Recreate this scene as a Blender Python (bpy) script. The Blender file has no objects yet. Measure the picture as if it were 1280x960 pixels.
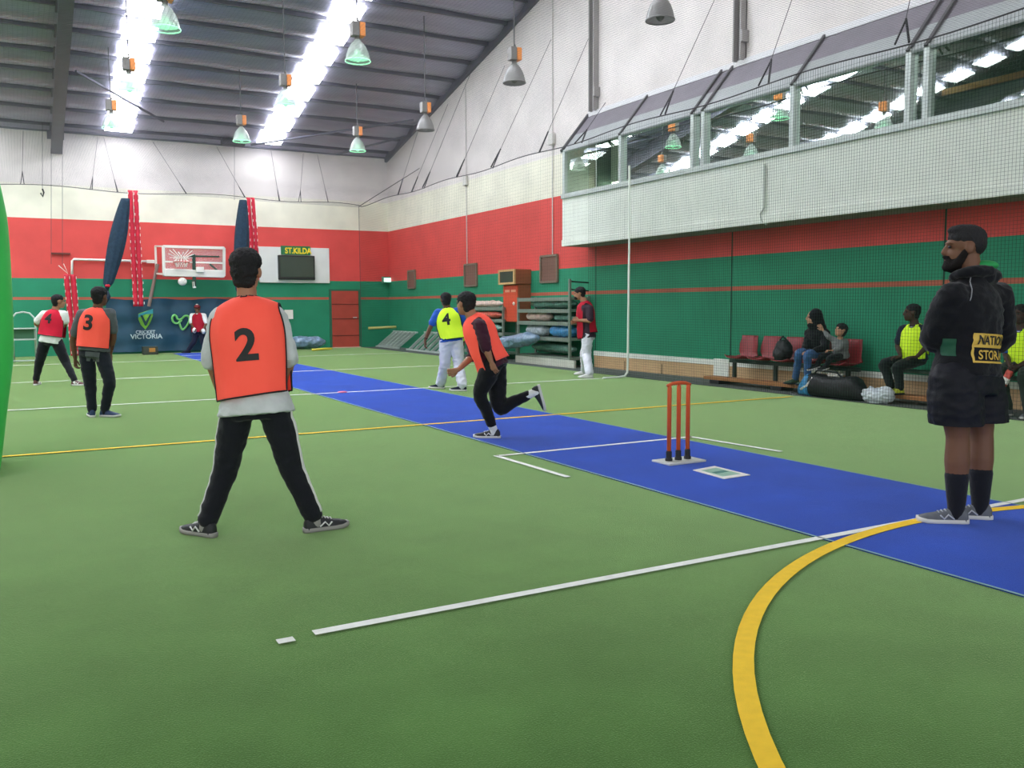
import bpy, bmesh, math, random
from mathutils import Vector as V, Matrix, noise
from mathutils.bvhtree import BVHTree
random.seed(7)
SC = bpy.context.scene
COL = SC.collection
# ------------------------------------------------------------------ camera model (1280x960 frame)
YAW, PIT, ROL, F, CH = math.radians(29.2), math.radians(-5.035), math.radians(-.298), 1101.5, 1.38
FW = V((math.sin(YAW)*math.cos(PIT), math.cos(YAW)*math.cos(PIT), math.sin(PIT)))
_r = V((math.cos(YAW), -math.sin(YAW), 0)); _u = _r.cross(FW)
CR = _r*math.cos(ROL) + _u*math.sin(ROL); CU = -_r*math.sin(ROL) + _u*math.cos(ROL)
EYE = V((0, 0, CH))
FH = V((math.sin(YAW), math.cos(YAW), 0)); RH = V((math.cos(YAW), -math.sin(YAW), 0)); UP = V((0, 0, 1))
def ray(px, py): return FW + CR*((px-640)/F) - CU*((py-480)/F)
def onaxis(px, py, ax, v):
    d = ray(px, py); return EYE + d*((v-EYE[ax])/d[ax])
def onX(px, py, v): return onaxis(px, py, 0, v)
def onY(px, py, v): return onaxis(px, py, 1, v)
def gnd(px, py, z=0.0): return onaxis(px, py, 2, z)
def dep(px, py, t): return EYE + ray(px, py)*t
cam = bpy.data.cameras.new('camera'); cam.sensor_width = 36; cam.lens = F*36/1280; cam.clip_start = .05; cam.clip_end = 200
co = bpy.data.objects.new('camera', cam); COL.objects.link(co)
co.matrix_world = Matrix(((CR.x, CU.x, -FW.x, 0), (CR.y, CU.y, -FW.y, 0), (CR.z, CU.z, -FW.z, CH), (0, 0, 0, 1)))
SC.camera = co
SC.view_settings.view_transform = 'Standard'
SC.view_settings.look = 'None'
# ------------------------------------------------------------------ materials
def lin(c):
    return tuple(((x/255)/12.92 if x/255 <= .04045 else ((x/255+.055)/1.055)**2.4) for x in c) + (1,)
MATS = {}
def mat(name, c, rough=.7, var=.0, vs=6.0, bump=0.0, bs=60.0, metal=0.0, sheen=0.0, emit=None, es=0, alpha=1.0, spec=.5, c2=None, stretch=None, trans=0.0):
    if name in MATS: return MATS[name]
    m = bpy.data.materials.new(name); m.use_nodes = True; MATS[name] = m
    n, l = m.node_tree.nodes, m.node_tree.links
    b = n['Principled BSDF']
    b.inputs['Base Color'].default_value = lin(c); b.inputs['Roughness'].default_value = rough
    b.inputs['Metallic'].default_value = metal; b.inputs['Specular IOR Level'].default_value = spec
    if sheen: b.inputs['Sheen Weight'].default_value = sheen; b.inputs['Sheen Roughness'].default_value = .5
    if alpha < 1: b.inputs['Alpha'].default_value = alpha
    if trans: b.inputs['Transmission Weight'].default_value = trans
    if emit: b.inputs['Emission Color'].default_value = lin(emit); b.inputs['Emission Strength'].default_value = es
    if var or bump or c2:
        tc = n.new('ShaderNodeTexCoord'); vec = tc.outputs['Object']
        if stretch:
            mp = n.new('ShaderNodeMapping'); mp.inputs['Scale'].default_value = stretch; l.new(vec, mp.inputs[0]); vec = mp.outputs[0]
        if var or c2:
            nz = n.new('ShaderNodeTexNoise'); nz.inputs['Scale'].default_value = vs; nz.inputs['Detail'].default_value = 5
            l.new(vec, nz.inputs['Vector'])
            rp = n.new('ShaderNodeValToRGB'); rp.color_ramp.elements[0].position = .3; rp.color_ramp.elements[1].position = .7
            a = lin(c); e = lin(c2) if c2 else tuple(min(1, x*(1+var)) for x in a[:3])+(1,)
            a = a if c2 else tuple(x*(1-var) for x in a[:3])+(1,)
            rp.color_ramp.elements[0].color = a; rp.color_ramp.elements[1].color = e
            l.new(nz.outputs['Fac'], rp.inputs[0]); l.new(rp.outputs[0], b.inputs['Base Color'])
        if bump:
            nb = n.new('ShaderNodeTexNoise'); nb.inputs['Scale'].default_value = bs; nb.inputs['Detail'].default_value = 3
            l.new(vec, nb.inputs['Vector'])
            bp = n.new('ShaderNodeBump'); bp.inputs['Strength'].default_value = bump; bp.inputs['Distance'].default_value = .01
            l.new(nb.outputs['Fac'], bp.inputs['Height']); l.new(bp.outputs[0], b.inputs['Normal'])
    return m
def cloth(name, c, sheen=.15, var=.10): return mat(name, c, .85, var, 9, .35, 45, sheen=sheen, spec=.2)
# ------------------------------------------------------------------ mesh collecting
class MB:
    def __init__(s): s.v = []; s.f = []
    def add(s, vs, fs):
        o = len(s.v); s.v += [V(p) for p in vs]; s.f += [tuple(i+o for i in q) for q in fs]
    def box(s, c, size, ax=None):
        c = V(c); hx, hy, hz = size[0]/2, size[1]/2, size[2]/2
        X, Y, Z = ax if ax else (V((1, 0, 0)), V((0, 1, 0)), V((0, 0, 1)))
        vs = [c+X*(a*hx)+Y*(b*hy)+Z*(d*hz) for d in (-1, 1) for b in (-1, 1) for a in (-1, 1)]
        s.add(vs, [(0, 2, 3, 1), (4, 5, 7, 6), (0, 1, 5, 4), (2, 6, 7, 3), (0, 4, 6, 2), (1, 3, 7, 5)]); return s
    def bb(s, lo, hi):
        return s.box([(a+b)/2 for a, b in zip(lo, hi)], [abs(b-a) for a, b in zip(lo, hi)])
    def bar(s, a, b, w, h, up=UP):
        a, b = V(a), V(b); Y = (b-a); L = Y.length; Y = Y/L
        X = Y.cross(V(up))
        if X.length < 1e-4: X = V((1, 0, 0))
        X.normalize(); Z = X.cross(Y)
        return s.box((a+b)/2, (w, L, h), (X, Y, Z))
    def tube(s, pts, r, seg=8, cap=True):
        pts = [V(p) for p in pts]; n = len(pts)
        rr = r if isinstance(r, (list, tuple)) else [r]*n
        prev = None; rings = []
        for i, p in enumerate(pts):
            t = (pts[min(i+1, n-1)]-pts[max(i-1, 0)])
            if t.length < 1e-7: t = V((0, 0, 1))
            t.normalize()
            if prev is None:
                x = t.cross(V((0, 0, 1)) if abs(t.z) < .9 else V((1, 0, 0))).normalized()
            else:
                x = prev - t*prev.dot(t)
                x = x.normalized() if x.length > 1e-6 else t.orthogonal().normalized()
            prev = x; y = t.cross(x)
            rings.append([p + x*(rr[i]*math.cos(2*math.pi*k/seg)) + y*(rr[i]*math.sin(2*math.pi*k/seg)) for k in range(seg)])
        return s.loft(rings, cap)
    def loft(s, rings, cap=True, closed=True):
        m = len(rings[0]); vs = [p for q in rings for p in q]; fs = []
        for i in range(len(rings)-1):
            for k in range(m if closed else m-1):
                a, b = i*m+k, i*m+(k+1) % m
                fs.append((a, b, b+m, a+m))
        if cap and closed:
            fs.append(tuple(range(m-1, -1, -1))); fs.append(tuple((len(rings)-1)*m+k for k in range(m)))
        s.add(vs, fs); return s
    def lathe(s, prof, c=(0, 0, 0), seg=20, cap=False):
        c = V(c); return s.loft([[c+V((r*math.cos(2*math.pi*k/seg), r*math.sin(2*math.pi*k/seg), z)) for k in range(seg)] for r, z in prof], cap)
    def ell(s, c, rad, ax=None, seg=16, rings=10):
        c = V(c); X, Y, Z = ax if ax else (V((1, 0, 0)), V((0, 1, 0)), V((0, 0, 1)))
        R = []
        for i in range(rings+1):
            ph = -math.pi/2+math.pi*(.03+.94*i/rings)
            R.append([c+X*(rad[0]*math.cos(ph)*math.cos(2*math.pi*k/seg))+Y*(rad[1]*math.cos(ph)*math.sin(2*math.pi*k/seg))+Z*(rad[2]*math.sin(ph)) for k in range(seg)])
        return s.loft(R)
    def poly(s, pts): s.add(pts, [tuple(range(len(pts)))]); return s
    def prism(s, pts, d):
        n = len(pts); d = V(d); pts = [V(p) for p in pts]
        s.add(pts+[p+d for p in pts], [tuple(range(n-1, -1, -1)), tuple(range(n, 2*n))]+[(i, (i+1) % n, (i+1) % n+n, i+n) for i in range(n)]); return s
    def limb(s, pr, seg=14):
        """smooth tapered limb through (point, radius) pairs with rounded ends"""
        P = [V(p) for p, r in pr]; R = [r for p, r in pr]
        pts, rr = crom(P, R, 5)
        t0 = (pts[0]-pts[1]).normalized(); t1 = (pts[-1]-pts[-2]).normalized()
        a = [(pts[0]+t0*rr[0]*math.sin(q), max(rr[0]*math.cos(q), rr[0]*.08)) for q in (1.5, 1.1, .75, .38)]
        b = [(pts[-1]+t1*rr[-1]*math.sin(q), max(rr[-1]*math.cos(q), rr[-1]*.08)) for q in (.38, .75, 1.1, 1.5)]
        pts = [p for p, _ in a]+pts+[p for p, _ in b]; rr = [q for _, q in a]+rr+[q for _, q in b]
        return s.tube(pts, rr, seg)
def crom(P, R, k):
    pts, rr = [], []; n = len(P)
    for i in range(n-1):
        p0, p1, p2, p3 = P[max(i-1, 0)], P[i], P[i+1], P[min(i+2, n-1)]
        for j in range(k):
            t = j/k
            pts.append(.5*((2*p1)+(p2-p0)*t+(2*p0-5*p1+4*p2-p3)*t*t+(3*p1-p0-3*p2+p3)*t**3))
            rr.append(R[i]+(R[i+1]-R[i])*t)
    pts.append(P[-1]); rr.append(R[-1]); return pts, rr
def mkmesh(name, vs, fs):
    me = bpy.data.meshes.new(name); me.from_pydata([tuple(p) for p in vs], [], fs); me.update()
    bm = bmesh.new(); bm.from_mesh(me); bmesh.ops.recalc_face_normals(bm, faces=bm.faces[:]); bm.to_mesh(me); bm.free()
    return me
def tag(o, label=None, cat=None, group=None, kind=None):
    if label: o['label'] = label
    if cat: o['category'] = cat
    if group: o['group'] = group
    if kind: o['kind'] = kind
    return o
def wloc(o):
    p = V(o.location)
    while o.parent: o = o.parent; p += V(o.location)
    return p
def build(name, mb, m, parent=None, smooth=False, bevel=0, at=None):
    """one mesh object; mesh coordinates are world ones, moved into the frame of the parent Empty"""
    off = V((0, 0, 0))
    if parent: off = wloc(parent)
    elif at is not None: off = V(at)
    me = mkmesh(name, [p-off for p in mb.v], mb.f) if isinstance(mb, MB) else mb
    me.materials.append(m)
    if smooth:
        for p in me.polygons: p.use_smooth = True
    o = bpy.data.objects.new(name, me); COL.objects.link(o)
    if parent: o.parent = parent
    elif at is not None: o.location = at
    if bevel:
        b = o.modifiers.new('bevel', 'BEVEL'); b.width = bevel; b.segments = 2; b.limit_method = 'ANGLE'
    return o
def thing(name, label, cat, loc=(0, 0, 0), group=None):
    o = bpy.data.objects.new(name, None); COL.objects.link(o); o.location = loc; o.empty_display_size = .1
    return tag(o, label, cat, group)
def struct(name, mb, m, label=None, **k):
    o = build(name, mb, m, **k)
    if not k.get('parent'): tag(o, label, None, None, 'structure')
    return o
TS = bpy.data.scenes.new('work')   # scratch scene for baking modifiers
def bake(o):
    TS.collection.objects.link(o); vl = TS.view_layers[0]; vl.update(); dg = vl.depsgraph; dg.update()
    me = bpy.data.meshes.new_from_object(o.evaluated_get(dg)); bpy.data.objects.remove(o); return me
def remesh(mb, voxel, smooth=4, wrinkle=0.0, wscale=7.0, seed=0.0):
    """fuse overlapping pieces into one continuous surface; returns a mesh in world coordinates"""
    me = mkmesh('tmp', mb.v, mb.f); o = bpy.data.objects.new('tmp', me)
    md = o.modifiers.new('r', 'REMESH'); md.mode = 'VOXEL'; md.voxel_size = voxel; md.use_smooth_shade = True
    sm = o.modifiers.new('s', 'SMOOTH'); sm.factor = .5; sm.iterations = smooth
    out = bake(o)
    if wrinkle:
        out.update()
        nor = [v.normal.copy() for v in out.vertices]
        for v, vn in zip(out.vertices, nor):
            p = v.co.copy()
            q = V((p.x*wscale, p.y*wscale, p.z*wscale*1.6+seed))
            a = noise.noise(q); b = noise.noise(q*2.3+V((9, 2, 5)))
            v.co = p + vn*wrinkle*((.5-abs(a))*1.4-.35+b*.5)
    return out
def fromme(name, me, m, parent, extra=None):
    off = wloc(parent)
    me.transform(Matrix.Translation(-off))
    if extra:
        bm = bmesh.new(); bm.from_mesh(me); vs = [bm.verts.new(p-off) for p in extra.v]
        for f in extra.f: bm.faces.new([vs[i] for i in f])
        bmesh.ops.recalc_face_normals(bm, faces=bm.faces[:]); bm.to_mesh(me); bm.free()
    me.materials.clear(); me.materials.append(m)
    for p in me.polygons: p.use_smooth = True
    o = bpy.data.objects.new(name, me); COL.objects.link(o); o.parent = parent; return o
def bvh_of(*objs):
    vs, fs = [], []
    for o in objs:
        off = wloc(o); b = len(vs); vs += [v.co+off for v in o.data.vertices]; fs += [tuple(i+b for i in p.vertices) for p in o.data.polygons]
    return BVHTree.FromPolygons(vs, fs)
def textmb(s, size, bold=.02, sub=2, xs=1.0):
    """flat letters centred on the origin of the x,y plane"""
    cu = bpy.data.curves.new('t', 'FONT'); cu.body = s; cu.size = size; cu.offset = bold*size; cu.align_x = 'CENTER'; cu.align_y = 'CENTER'; cu.resolution_u = 5
    me = bake(bpy.data.objects.new('t', cu))
    bm = bmesh.new(); bm.from_mesh(me)
    bmesh.ops.triangulate(bm, faces=bm.faces[:])
    for _ in range(sub): bmesh.ops.subdivide_edges(bm, edges=[e for e in bm.edges if e.calc_length() > size*.12], cuts=1)
    bmesh.ops.triangulate(bm, faces=bm.faces[:])
    bm.verts.index_update(); mb = MB(); mb.add([(v.co.x*xs, v.co.y, 0) for v in bm.verts], [tuple(v.index for v in f.verts) for f in bm.faces]); bm.free()
    xsn = [p.x for p in mb.v]; ysn = [p.y for p in mb.v]
    c = V(((min(xsn)+max(xsn))/2, (min(ysn)+max(ysn))/2, 0))
    mb.v = [p-c for p in mb.v]; return mb
def place(mb, o, X, Y, Z=None):
    o = V(o); X, Y = V(X), V(Y); Z = V(Z) if Z else X.cross(Y)
    r = MB(); r.add([o+X*p.x+Y*p.y+Z*p.z for p in mb.v], mb.f); return r
def decal(mb, bvh, o, X, Y, N, lift=.004):
    """lay a flat shape on a surface, along -N"""
    o, X, Y, N = V(o), V(X).normalized(), V(Y).normalized(), V(N).normalized(); r = MB(); vs = []
    for p in mb.v:
        q = o+X*p.x+Y*p.y; h = bvh.ray_cast(q+N*.6, -N, 1.2)
        vs.append((h[0] if h[0] is not None else q)+N*lift)
    r.add(vs, mb.f); return r
def copytree(o, **kw):
    c = o.copy(); COL.objects.link(c)
    for k in list(o.children):
        d = copytree(k); d.parent = c
    return c
# ================================================================== the setting
FARY, WX, BX, LX, NX = 29.1, 11.36, 10.67, -14.0, 10.25
def roofz(y): return 6.6+(29.1-y)*.235
SL = V((0, -1, .235)).normalized(); SN = V((0, .235, 1)).normalized()
def turf(name, c, c2, sheen):
    m = mat(name, c, .95, 0, 3, .0, 300, sheen=sheen, spec=.05, c2=c2)
    n, l = m.node_tree.nodes, m.node_tree.links; b = n['Principled BSDF']
    tc = n.new('ShaderNodeTexCoord'); f = n.new('ShaderNodeTexNoise'); f.inputs['Scale'].default_value = 160; f.inputs['Detail'].default_value = 2
    l.new(tc.outputs['Object'], f.inputs['Vector'])
    f2 = n.new('ShaderNodeTexNoise'); f2.inputs['Scale'].default_value = 1.2; f2.inputs['Detail'].default_value = 6; l.new(tc.outputs['Object'], f2.inputs['Vector'])
    ad = n.new('ShaderNodeMath'); ad.operation = 'ADD'; l.new(f.outputs['Fac'], ad.inputs[0]); l.new(f2.outputs['Fac'], ad.inputs[1])
    mr = n.new('ShaderNodeMapRange'); mr.inputs[1].default_value = .6; mr.inputs[2].default_value = 1.4; mr.inputs[3].default_value = .72; mr.inputs[4].default_value = 1.28
    l.new(ad.outputs[0], mr.inputs[0])
    b.inputs['Sheen Roughness'].default_value = .3; b.inputs['Sheen Tint'].default_value = (.72, 1, .5, 1) if 'green' in name else (.4, .5, 1, 1)
    src = b.inputs['Base Color'].links[0].from_socket
    mx = n.new('ShaderNodeVectorMath'); mx.operation = 'SCALE'; l.new(src, mx.inputs[0]); l.new(mr.outputs[0], mx.inputs['Scale'])
    l.new(mx.outputs[0], b.inputs['Base Color'])
    bp = n.new('ShaderNodeBump'); bp.inputs['Strength'].default_value = .5; bp.inputs['Distance'].default_value = .006
    l.new(f.outputs['Fac'], bp.inputs['Height']); l.new(bp.outputs[0], b.inputs['Normal'])
    return m
M_turf = turf('green_turf', (72, 110, 53), (82, 122, 61), 1.0)
M_mat = turf('blue_turf', (20, 63, 164), (23, 69, 176), .5)
M_conc = mat('grey_floor', (88, 96, 92), .8, .12, 5, .2, 40)
M_line = mat('white_line_paint', (238, 240, 232), .8, .05, 20, .2, 200)
M_yell = mat('yellow_line_paint', (250, 205, 40), .8, .05, 20, .2, 200)
fl = struct('floor', MB().poly([(LX, -8, 0), (WX, -8, 0), (WX, FARY, 0), (LX, FARY, 0)]), M_turf, 'green synthetic turf floor of the indoor sports hall')
st = struct('floor_border_strip', MB().bb((10.32, -8, 0), (WX, FARY, .004)), M_conc, 'dark grey floor strip along the tall side wall behind the net')
pitch = tag(build('cricket_pitch_mat', MB().bb((4.08, -8, 0), (5.92, 28.5, .006)), M_mat, at=(5, 10, 0)), 'long blue turf cricket pitch strip running up the green floor', 'pitch mat', None, None)
def line(x0, y0, x1, y1, m=None, w=.05, z=.008):
    d = V((x1-x0, y1-y0, 0)); d.normalize(); q = V((-d.y, d.x, 0))*w/2
    a, b = V((x0, y0, z)), V((x1, y1, z))
    return build('line_marking', MB().prism([a-q, b-q, b+q, a+q], (0, 0, .002)), m or M_line, parent=fl)
line(1.03, 3.575, 10.3, 3.56, w=.055); line(.87, 3.55, .94, 3.55, w=.05)
line(3.79, 7.08, 6.12, 7.08); line(3.79, 7.1, 3.81, 5.9, w=.05); line(6.1, 7.1, 6.2, 5.92, w=.05)
line(-.3, 9.43, 10.1, 9.45, M_yell, .06); line(-13, 13.72, 10.19, 13.73, w=.055)
line(-13, 18.8, 10.2, 18.8, w=.06); line(-13, 24.6, 10.2, 24.6, w=.06)
line(4.08, 26.9, 5.92, 26.9, w=.06)
for xe in (4.08, 5.92): line(xe, -8, xe, 28.5, mat('pitch_edge_tape', (130, 165, 170), .8), .018)
arc = []; m1 = MB(); ri, ro = 3.61, 3.69; n = 72; ring = []
for k in range(n+1):
    a = math.pi*k/n; ring.append([V((5+ro*math.cos(a), -.1+ro*math.sin(a), .0082)), V((5+ri*math.cos(a), -.1+ri*math.sin(a), .0082)), V((5+ri*math.cos(a), -.1+ri*math.sin(a), .0102)), V((5+ro*math.cos(a), -.1+ro*math.sin(a), .0102))])
arcobj = build('line_marking', MB().loft(ring), M_yell, parent=fl); arcobj['label'] = 'yellow painted semicircle'
# ---------------- painted walls: bands by height
def wallmat(name, lap=False):
    m = bpy.data.materials.new(name); m.use_nodes = True; n, l = m.node_tree.nodes, m.node_tree.links; b = n['Principled BSDF']
    b.inputs['Roughness'].default_value = .6; b.inputs['Specular IOR Level'].default_value = .25
    g = n.new('ShaderNodeNewGeometry'); sp = n.new('ShaderNodeSeparateXYZ'); l.new(g.outputs['Position'], sp.inputs[0])
    mp = n.new('ShaderNodeMath'); mp.operation = 'DIVIDE'; mp.inputs[1].default_value = 10; l.new(sp.outputs['Z'], mp.inputs[0])
    r = n.new('ShaderNodeValToRGB'); r.color_ramp.interpolation = 'CONSTANT'; E = r.color_ramp.elements
    GR, RD, CRM, ST = lin((44, 136, 102)), lin((218, 82, 78)), lin((232, 228, 210)), lin((178, 96, 76))
    E[0].position = 0; E[0].color = GR
    E[1].position = .161; E[1].color = ST
    for p, c in ((.1685, GR), (.226, RD), (.397, CRM), (.496, lin((226, 218, 214)))):
        e = E.new(p); e.color = c
    l.new(mp.outputs[0], r.inputs[0])
    nz = n.new('ShaderNodeTexNoise'); nz.inputs['Scale'].default_value = 1.3; nz.inputs['Detail'].default_value = 7; l.new(g.outputs['Position'], nz.inputs['Vector'])
    mr = n.new('ShaderNodeMapRange'); mr.inputs[1].default_value = .3; mr.inputs[2].default_value = .7; mr.inputs[3].default_value = .90; mr.inputs[4].default_value = 1.06
    l.new(nz.outputs['Fac'], mr.inputs[0])
    vm = n.new('ShaderNodeVectorMath'); vm.operation = 'SCALE'; l.new(r.outputs[0], vm.inputs[0]); l.new(mr.outputs[0], vm.inputs['Scale'])
    l.new(vm.outputs[0], b.inputs['Base Color'])
    bp = n.new('ShaderNodeBump'); bp.inputs['Strength'].default_value = .15
    if lap:
        w = n.new('ShaderNodeTexWave'); w.bands_direction = 'Z'; w.wave_profile = 'SAW'; w.inputs['Scale'].default_value = 2.6; w.inputs['Distortion'].default_value = 0
        l.new(g.outputs['Position'], w.inputs['Vector']); l.new(w.outputs['Fac'], bp.inputs['Height']); bp.inputs['Strength'].default_value = .35; bp.inputs['Distance'].default_value = .01
    else:
        l.new(nz.outputs['Fac'], bp.inputs['Height']); bp.inputs['Distance'].default_value = .02
    l.new(bp.outputs[0], b.inputs['Normal']); return m
M_wall, M_lap = wallmat('painted_wall'), wallmat('painted_lap_wall', True)
struct('wall_far', MB().prism([(LX, FARY, 0), (WX+.2, FARY, 0), (WX+.2, FARY, 6.62), (LX, FARY, 6.62)], (0, .2, 0)), M_wall, 'far end wall painted green, red and cream')
struct('wall_right', MB().prism([(WX, 16.74, 0), (WX, FARY, 0), (WX, FARY, roofz(FARY)+.1), (WX, 16.74, roofz(16.74)+.1)], (.2, 0, 0)), M_wall, 'tall side wall beyond the viewing box, painted green, red and cream')
struct('wall_right_lower', MB().prism([(WX, -8, 0), (WX, 16.74, 0), (WX, 16.74, 2.74), (WX, -8, 2.74)], (.2, 0, 0)), M_lap, 'green and red lapped wall under the viewing box')
struct('wall_right_upper', MB().prism([(WX, 2, 5.6), (WX, 16.74, 5.6), (WX, 16.74, roofz(16.74)+.1), (WX, 2, roofz(2)+.1)], (.2, 0, 0)), M_wall, 'pale concrete wall above the viewing box')
struct('wall_left', MB().prism([(LX, 2, 0), (LX, FARY, 0), (LX, FARY, roofz(FARY)), (LX, 2, roofz(2))], (-.2, 0, 0)), M_wall, 'far left side wall of the hall')
# ---------------- roof: sagging foil between purlins
PER = 1.05; Y0 = 28.75
M_foil = mat('roof_foil', (152, 149, 168), .38, .10, 2.2, .5, 9, metal=.25, spec=.5, stretch=(.35, 2, 2))
rows = []
y = FARY
while y > 3.9:
    ph = ((Y0-y)/PER) % 1.0
    z = roofz(y)-.16*math.sin(math.pi*ph)**.8 if 0 <= ph <= 1 else roofz(y)
    rows.append([V((x, y, z + .012*math.sin(x*2.1+y))) for x in [LX+(WX-LX)*k/50 for k in range(51)]]); y -= .075
struct('ceiling', MB().loft(rows, closed=False), M_foil, 'sloping roof lined with sagging grey foil', smooth=True)
M_steel = mat('roof_steel', (92, 92, 104), .5, .08, 4, .1, 30)
pur = None; k = 0
while Y0-k*PER > 4:
    y = Y0-k*PER
    if pur is None:
        pur = build('roof_purlin', MB().box((0, 0, 0), (WX-LX, .07, .13)), M_steel); pur.location = ((WX+LX)/2, y, roofz(y)-.05); tag(pur, 'steel roof purlin running across the sloping roof', None, 'roof purlins', 'structure')
    else:
        o = pur.copy(); COL.objects.link(o); o.location = ((WX+LX)/2, y, roofz(y)-.05)
    k += 1
def ibeam(a, b, w, d, name, label):
    a, b = V(a), V(b); dn = -(SN)
    mb = MB(); mb.bar(a+dn*.02, b+dn*.02, w, .03, SN); mb.bar(a+dn*d, b+dn*d, w, .03, SN); mb.bar(a+dn*d/2, b+dn*d/2, .03, d, SN)
    return struct(name, mb, M_steel, label)
def haunch(x):
    mb = MB(); a = V((x, FARY-.05, roofz(FARY)-.1)); b = V((x, 4.2, roofz(4.2)-.1)); dn = -SN
    mb.bar(a, b, .3, .03, SN)
    lo = [V((x, FARY-.05, 5.85)), V((x, 26.5, roofz(26.5)-.72)), V((x, 4.2, roofz(4.2)-.62))]
    mb.bar(lo[0], lo[1], .3, .035, SN); mb.bar(lo[1], lo[2], .3, .035, SN)
    t = V((.015, 0, 0))
    mb.prism([a-t, b-t, lo[2]-t, lo[1]-t, lo[0]-t], t*2); mb.bb((x-.22, FARY-.06, 6.25), (x+.22, FARY-.01, 6.5))
    return struct('roof_rafter', mb, M_steel, 'grey steel rafter with a deep end at the far wall')
haunch(1.2)
o = haunch(-8.0); o['label'] = 'grey steel rafter out to the left of the court'
struct('trim_1', MB().bar((WX-.04, FARY, roofz(FARY)-.14), (WX-.04, 3, roofz(3)-.14), .1, .26, SN), M_steel, 'dark steel edge where the roof meets the side wall')
struct('trim_2', MB().bb((LX, FARY-.08, 6.46), (WX, FARY, 6.62)), M_steel, 'dark steel edge where the roof meets the far wall')
for a, b, lb in (((1.55, 24.9), (3.9, 27.3), 'left'), ((6.6, 28.4), (10.9, 25.6), 'middle'), ((9.4, 28.6), (WX-.1, 26.6), 'right')):
    A, B = V((a[0], a[1], roofz(a[1])-.33)), V((b[0], b[1], roofz(b[1])-.33))
    struct('roof_brace', MB().tube([A, B], .035), M_steel, 'thin diagonal steel brace under the %s of the roof' % lb)
# skylights
M_sky = mat('skylight_sheet', (255, 255, 255), .5, emit=(244, 249, 255), es=28)
sk = None
for sx in (2.825, 7.18, -1.55, -5.92, -10.29):
    for k in range(0, 23):
        y = Y0-(k+.5)*PER-.02
        if y < 9.5: break
        loc = V((sx, y, roofz(y)-.2))
        if sk is None:
            sk = build('window_1', MB().box((0, 0, 0), (.74, .68, .02), (V((1, 0, 0)), -SL, SN)), M_sky); sk.location = loc; tag(sk, 'bright translucent skylight sheet between roof purlins', None, 'roof skylights', 'structure')
        else:
            o = sk.copy(); COL.objects.link(o); o.location = loc; o.name = 'window_1'
# ---------------- viewing box on the side wall
M_white = mat('white_cladding', (232, 236, 226), .55, .04, 3, .08, 20)
M_gsill = mat('pale_aluminium', (190, 198, 194), .4, .05, 8, metal=.3)
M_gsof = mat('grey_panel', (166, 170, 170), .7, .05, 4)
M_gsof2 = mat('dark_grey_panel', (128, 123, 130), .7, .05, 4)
M_in = mat('box_interior', (120, 140, 126), .8, .1, 2)
YE = 16.72
struct('wall_box_front', MB().bb((BX, -6, 2.71), (BX+.06, YE, 3.74)), M_white, 'white front of the raised viewing box on the side wall')
struct('wall_box_end', MB().prism([(BX, YE, 2.71), (WX, YE, 2.71), (WX, YE, 5.6), (BX, YE, 4.78)], (0, .04, 0)), M_white, 'end panel of the raised viewing box')
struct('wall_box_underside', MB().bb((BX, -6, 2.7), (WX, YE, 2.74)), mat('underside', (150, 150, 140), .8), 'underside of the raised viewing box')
struct('trim_3', MB().bb((BX-.03, -6, 2.70), (BX+.01, YE+.03, 2.84)), M_white, 'white lower edge of the viewing box', bevel=.006)
struct('trim_4', MB().bb((BX-.05, -6, 3.74), (BX+.08, YE+.03, 3.84)), M_gsill, 'pale sill under the viewing box windows', bevel=.008)
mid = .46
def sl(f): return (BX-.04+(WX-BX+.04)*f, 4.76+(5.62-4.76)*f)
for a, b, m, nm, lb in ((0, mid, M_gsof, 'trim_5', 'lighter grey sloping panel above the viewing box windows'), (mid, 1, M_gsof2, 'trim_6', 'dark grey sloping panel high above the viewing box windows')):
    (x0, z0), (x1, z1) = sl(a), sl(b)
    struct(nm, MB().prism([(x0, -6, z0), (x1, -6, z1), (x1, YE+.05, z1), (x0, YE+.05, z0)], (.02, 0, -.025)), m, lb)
struct('trim_7', MB().bb((WX-.05, -6, 5.58), (WX+.01, YE, 5.68)), mat('white_flashing', (222, 220, 222), .5), 'white flashing along the top of the grey panels')
MUL = [16.66, 14.58, 12.42, 12.14, 10.09, 8.04, 7.77, 5.7, 3.6, 3.32, 1.2]
def glassmat():
    m = bpy.data.materials.new('window_glass'); m.use_nodes = True; n, l = m.node_tree.nodes, m.node_tree.links; n.clear()
    o = n.new('ShaderNodeOutputMaterial'); t = n.new('ShaderNodeBsdfTransparent'); t.inputs[0].default_value = (.62, .72, .66, 1)
    g = n.new('ShaderNodeBsdfGlossy'); g.inputs['Roughness'].default_value = .015; g.inputs[0].default_value = (.9, 1, .93, 1)
    mx = n.new('ShaderNodeMixShader'); lw = n.new('ShaderNodeFresnel'); lw.inputs['IOR'].default_value = 1.62
    l.new(lw.outputs[0], mx.inputs[0]); l.new(t.outputs[0], mx.inputs[1]); l.new(g.outputs[0], mx.inputs[2]); l.new(mx.outputs[0], o.inputs[0]); return m
M_glass = glassmat()
for k in range(len(MUL)-1):
    a, b = MUL[k], MUL[k+1]
    w = struct('window_%d' % (k+2), MB().poly([(BX+.04, a, 3.82), (BX+.04, a, 4.78), (BX+.04, b, 4.78), (BX+.04, b, 3.82)]), M_glass, 'glass pane %d of the viewing box, counted from the far end' % (k+1))
    build('window_frame', MB().bb((BX-.035, a-.045, 3.82), (BX+.05, a+.045, 4.80)), M_gsill, parent=w, bevel=.006)
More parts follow.
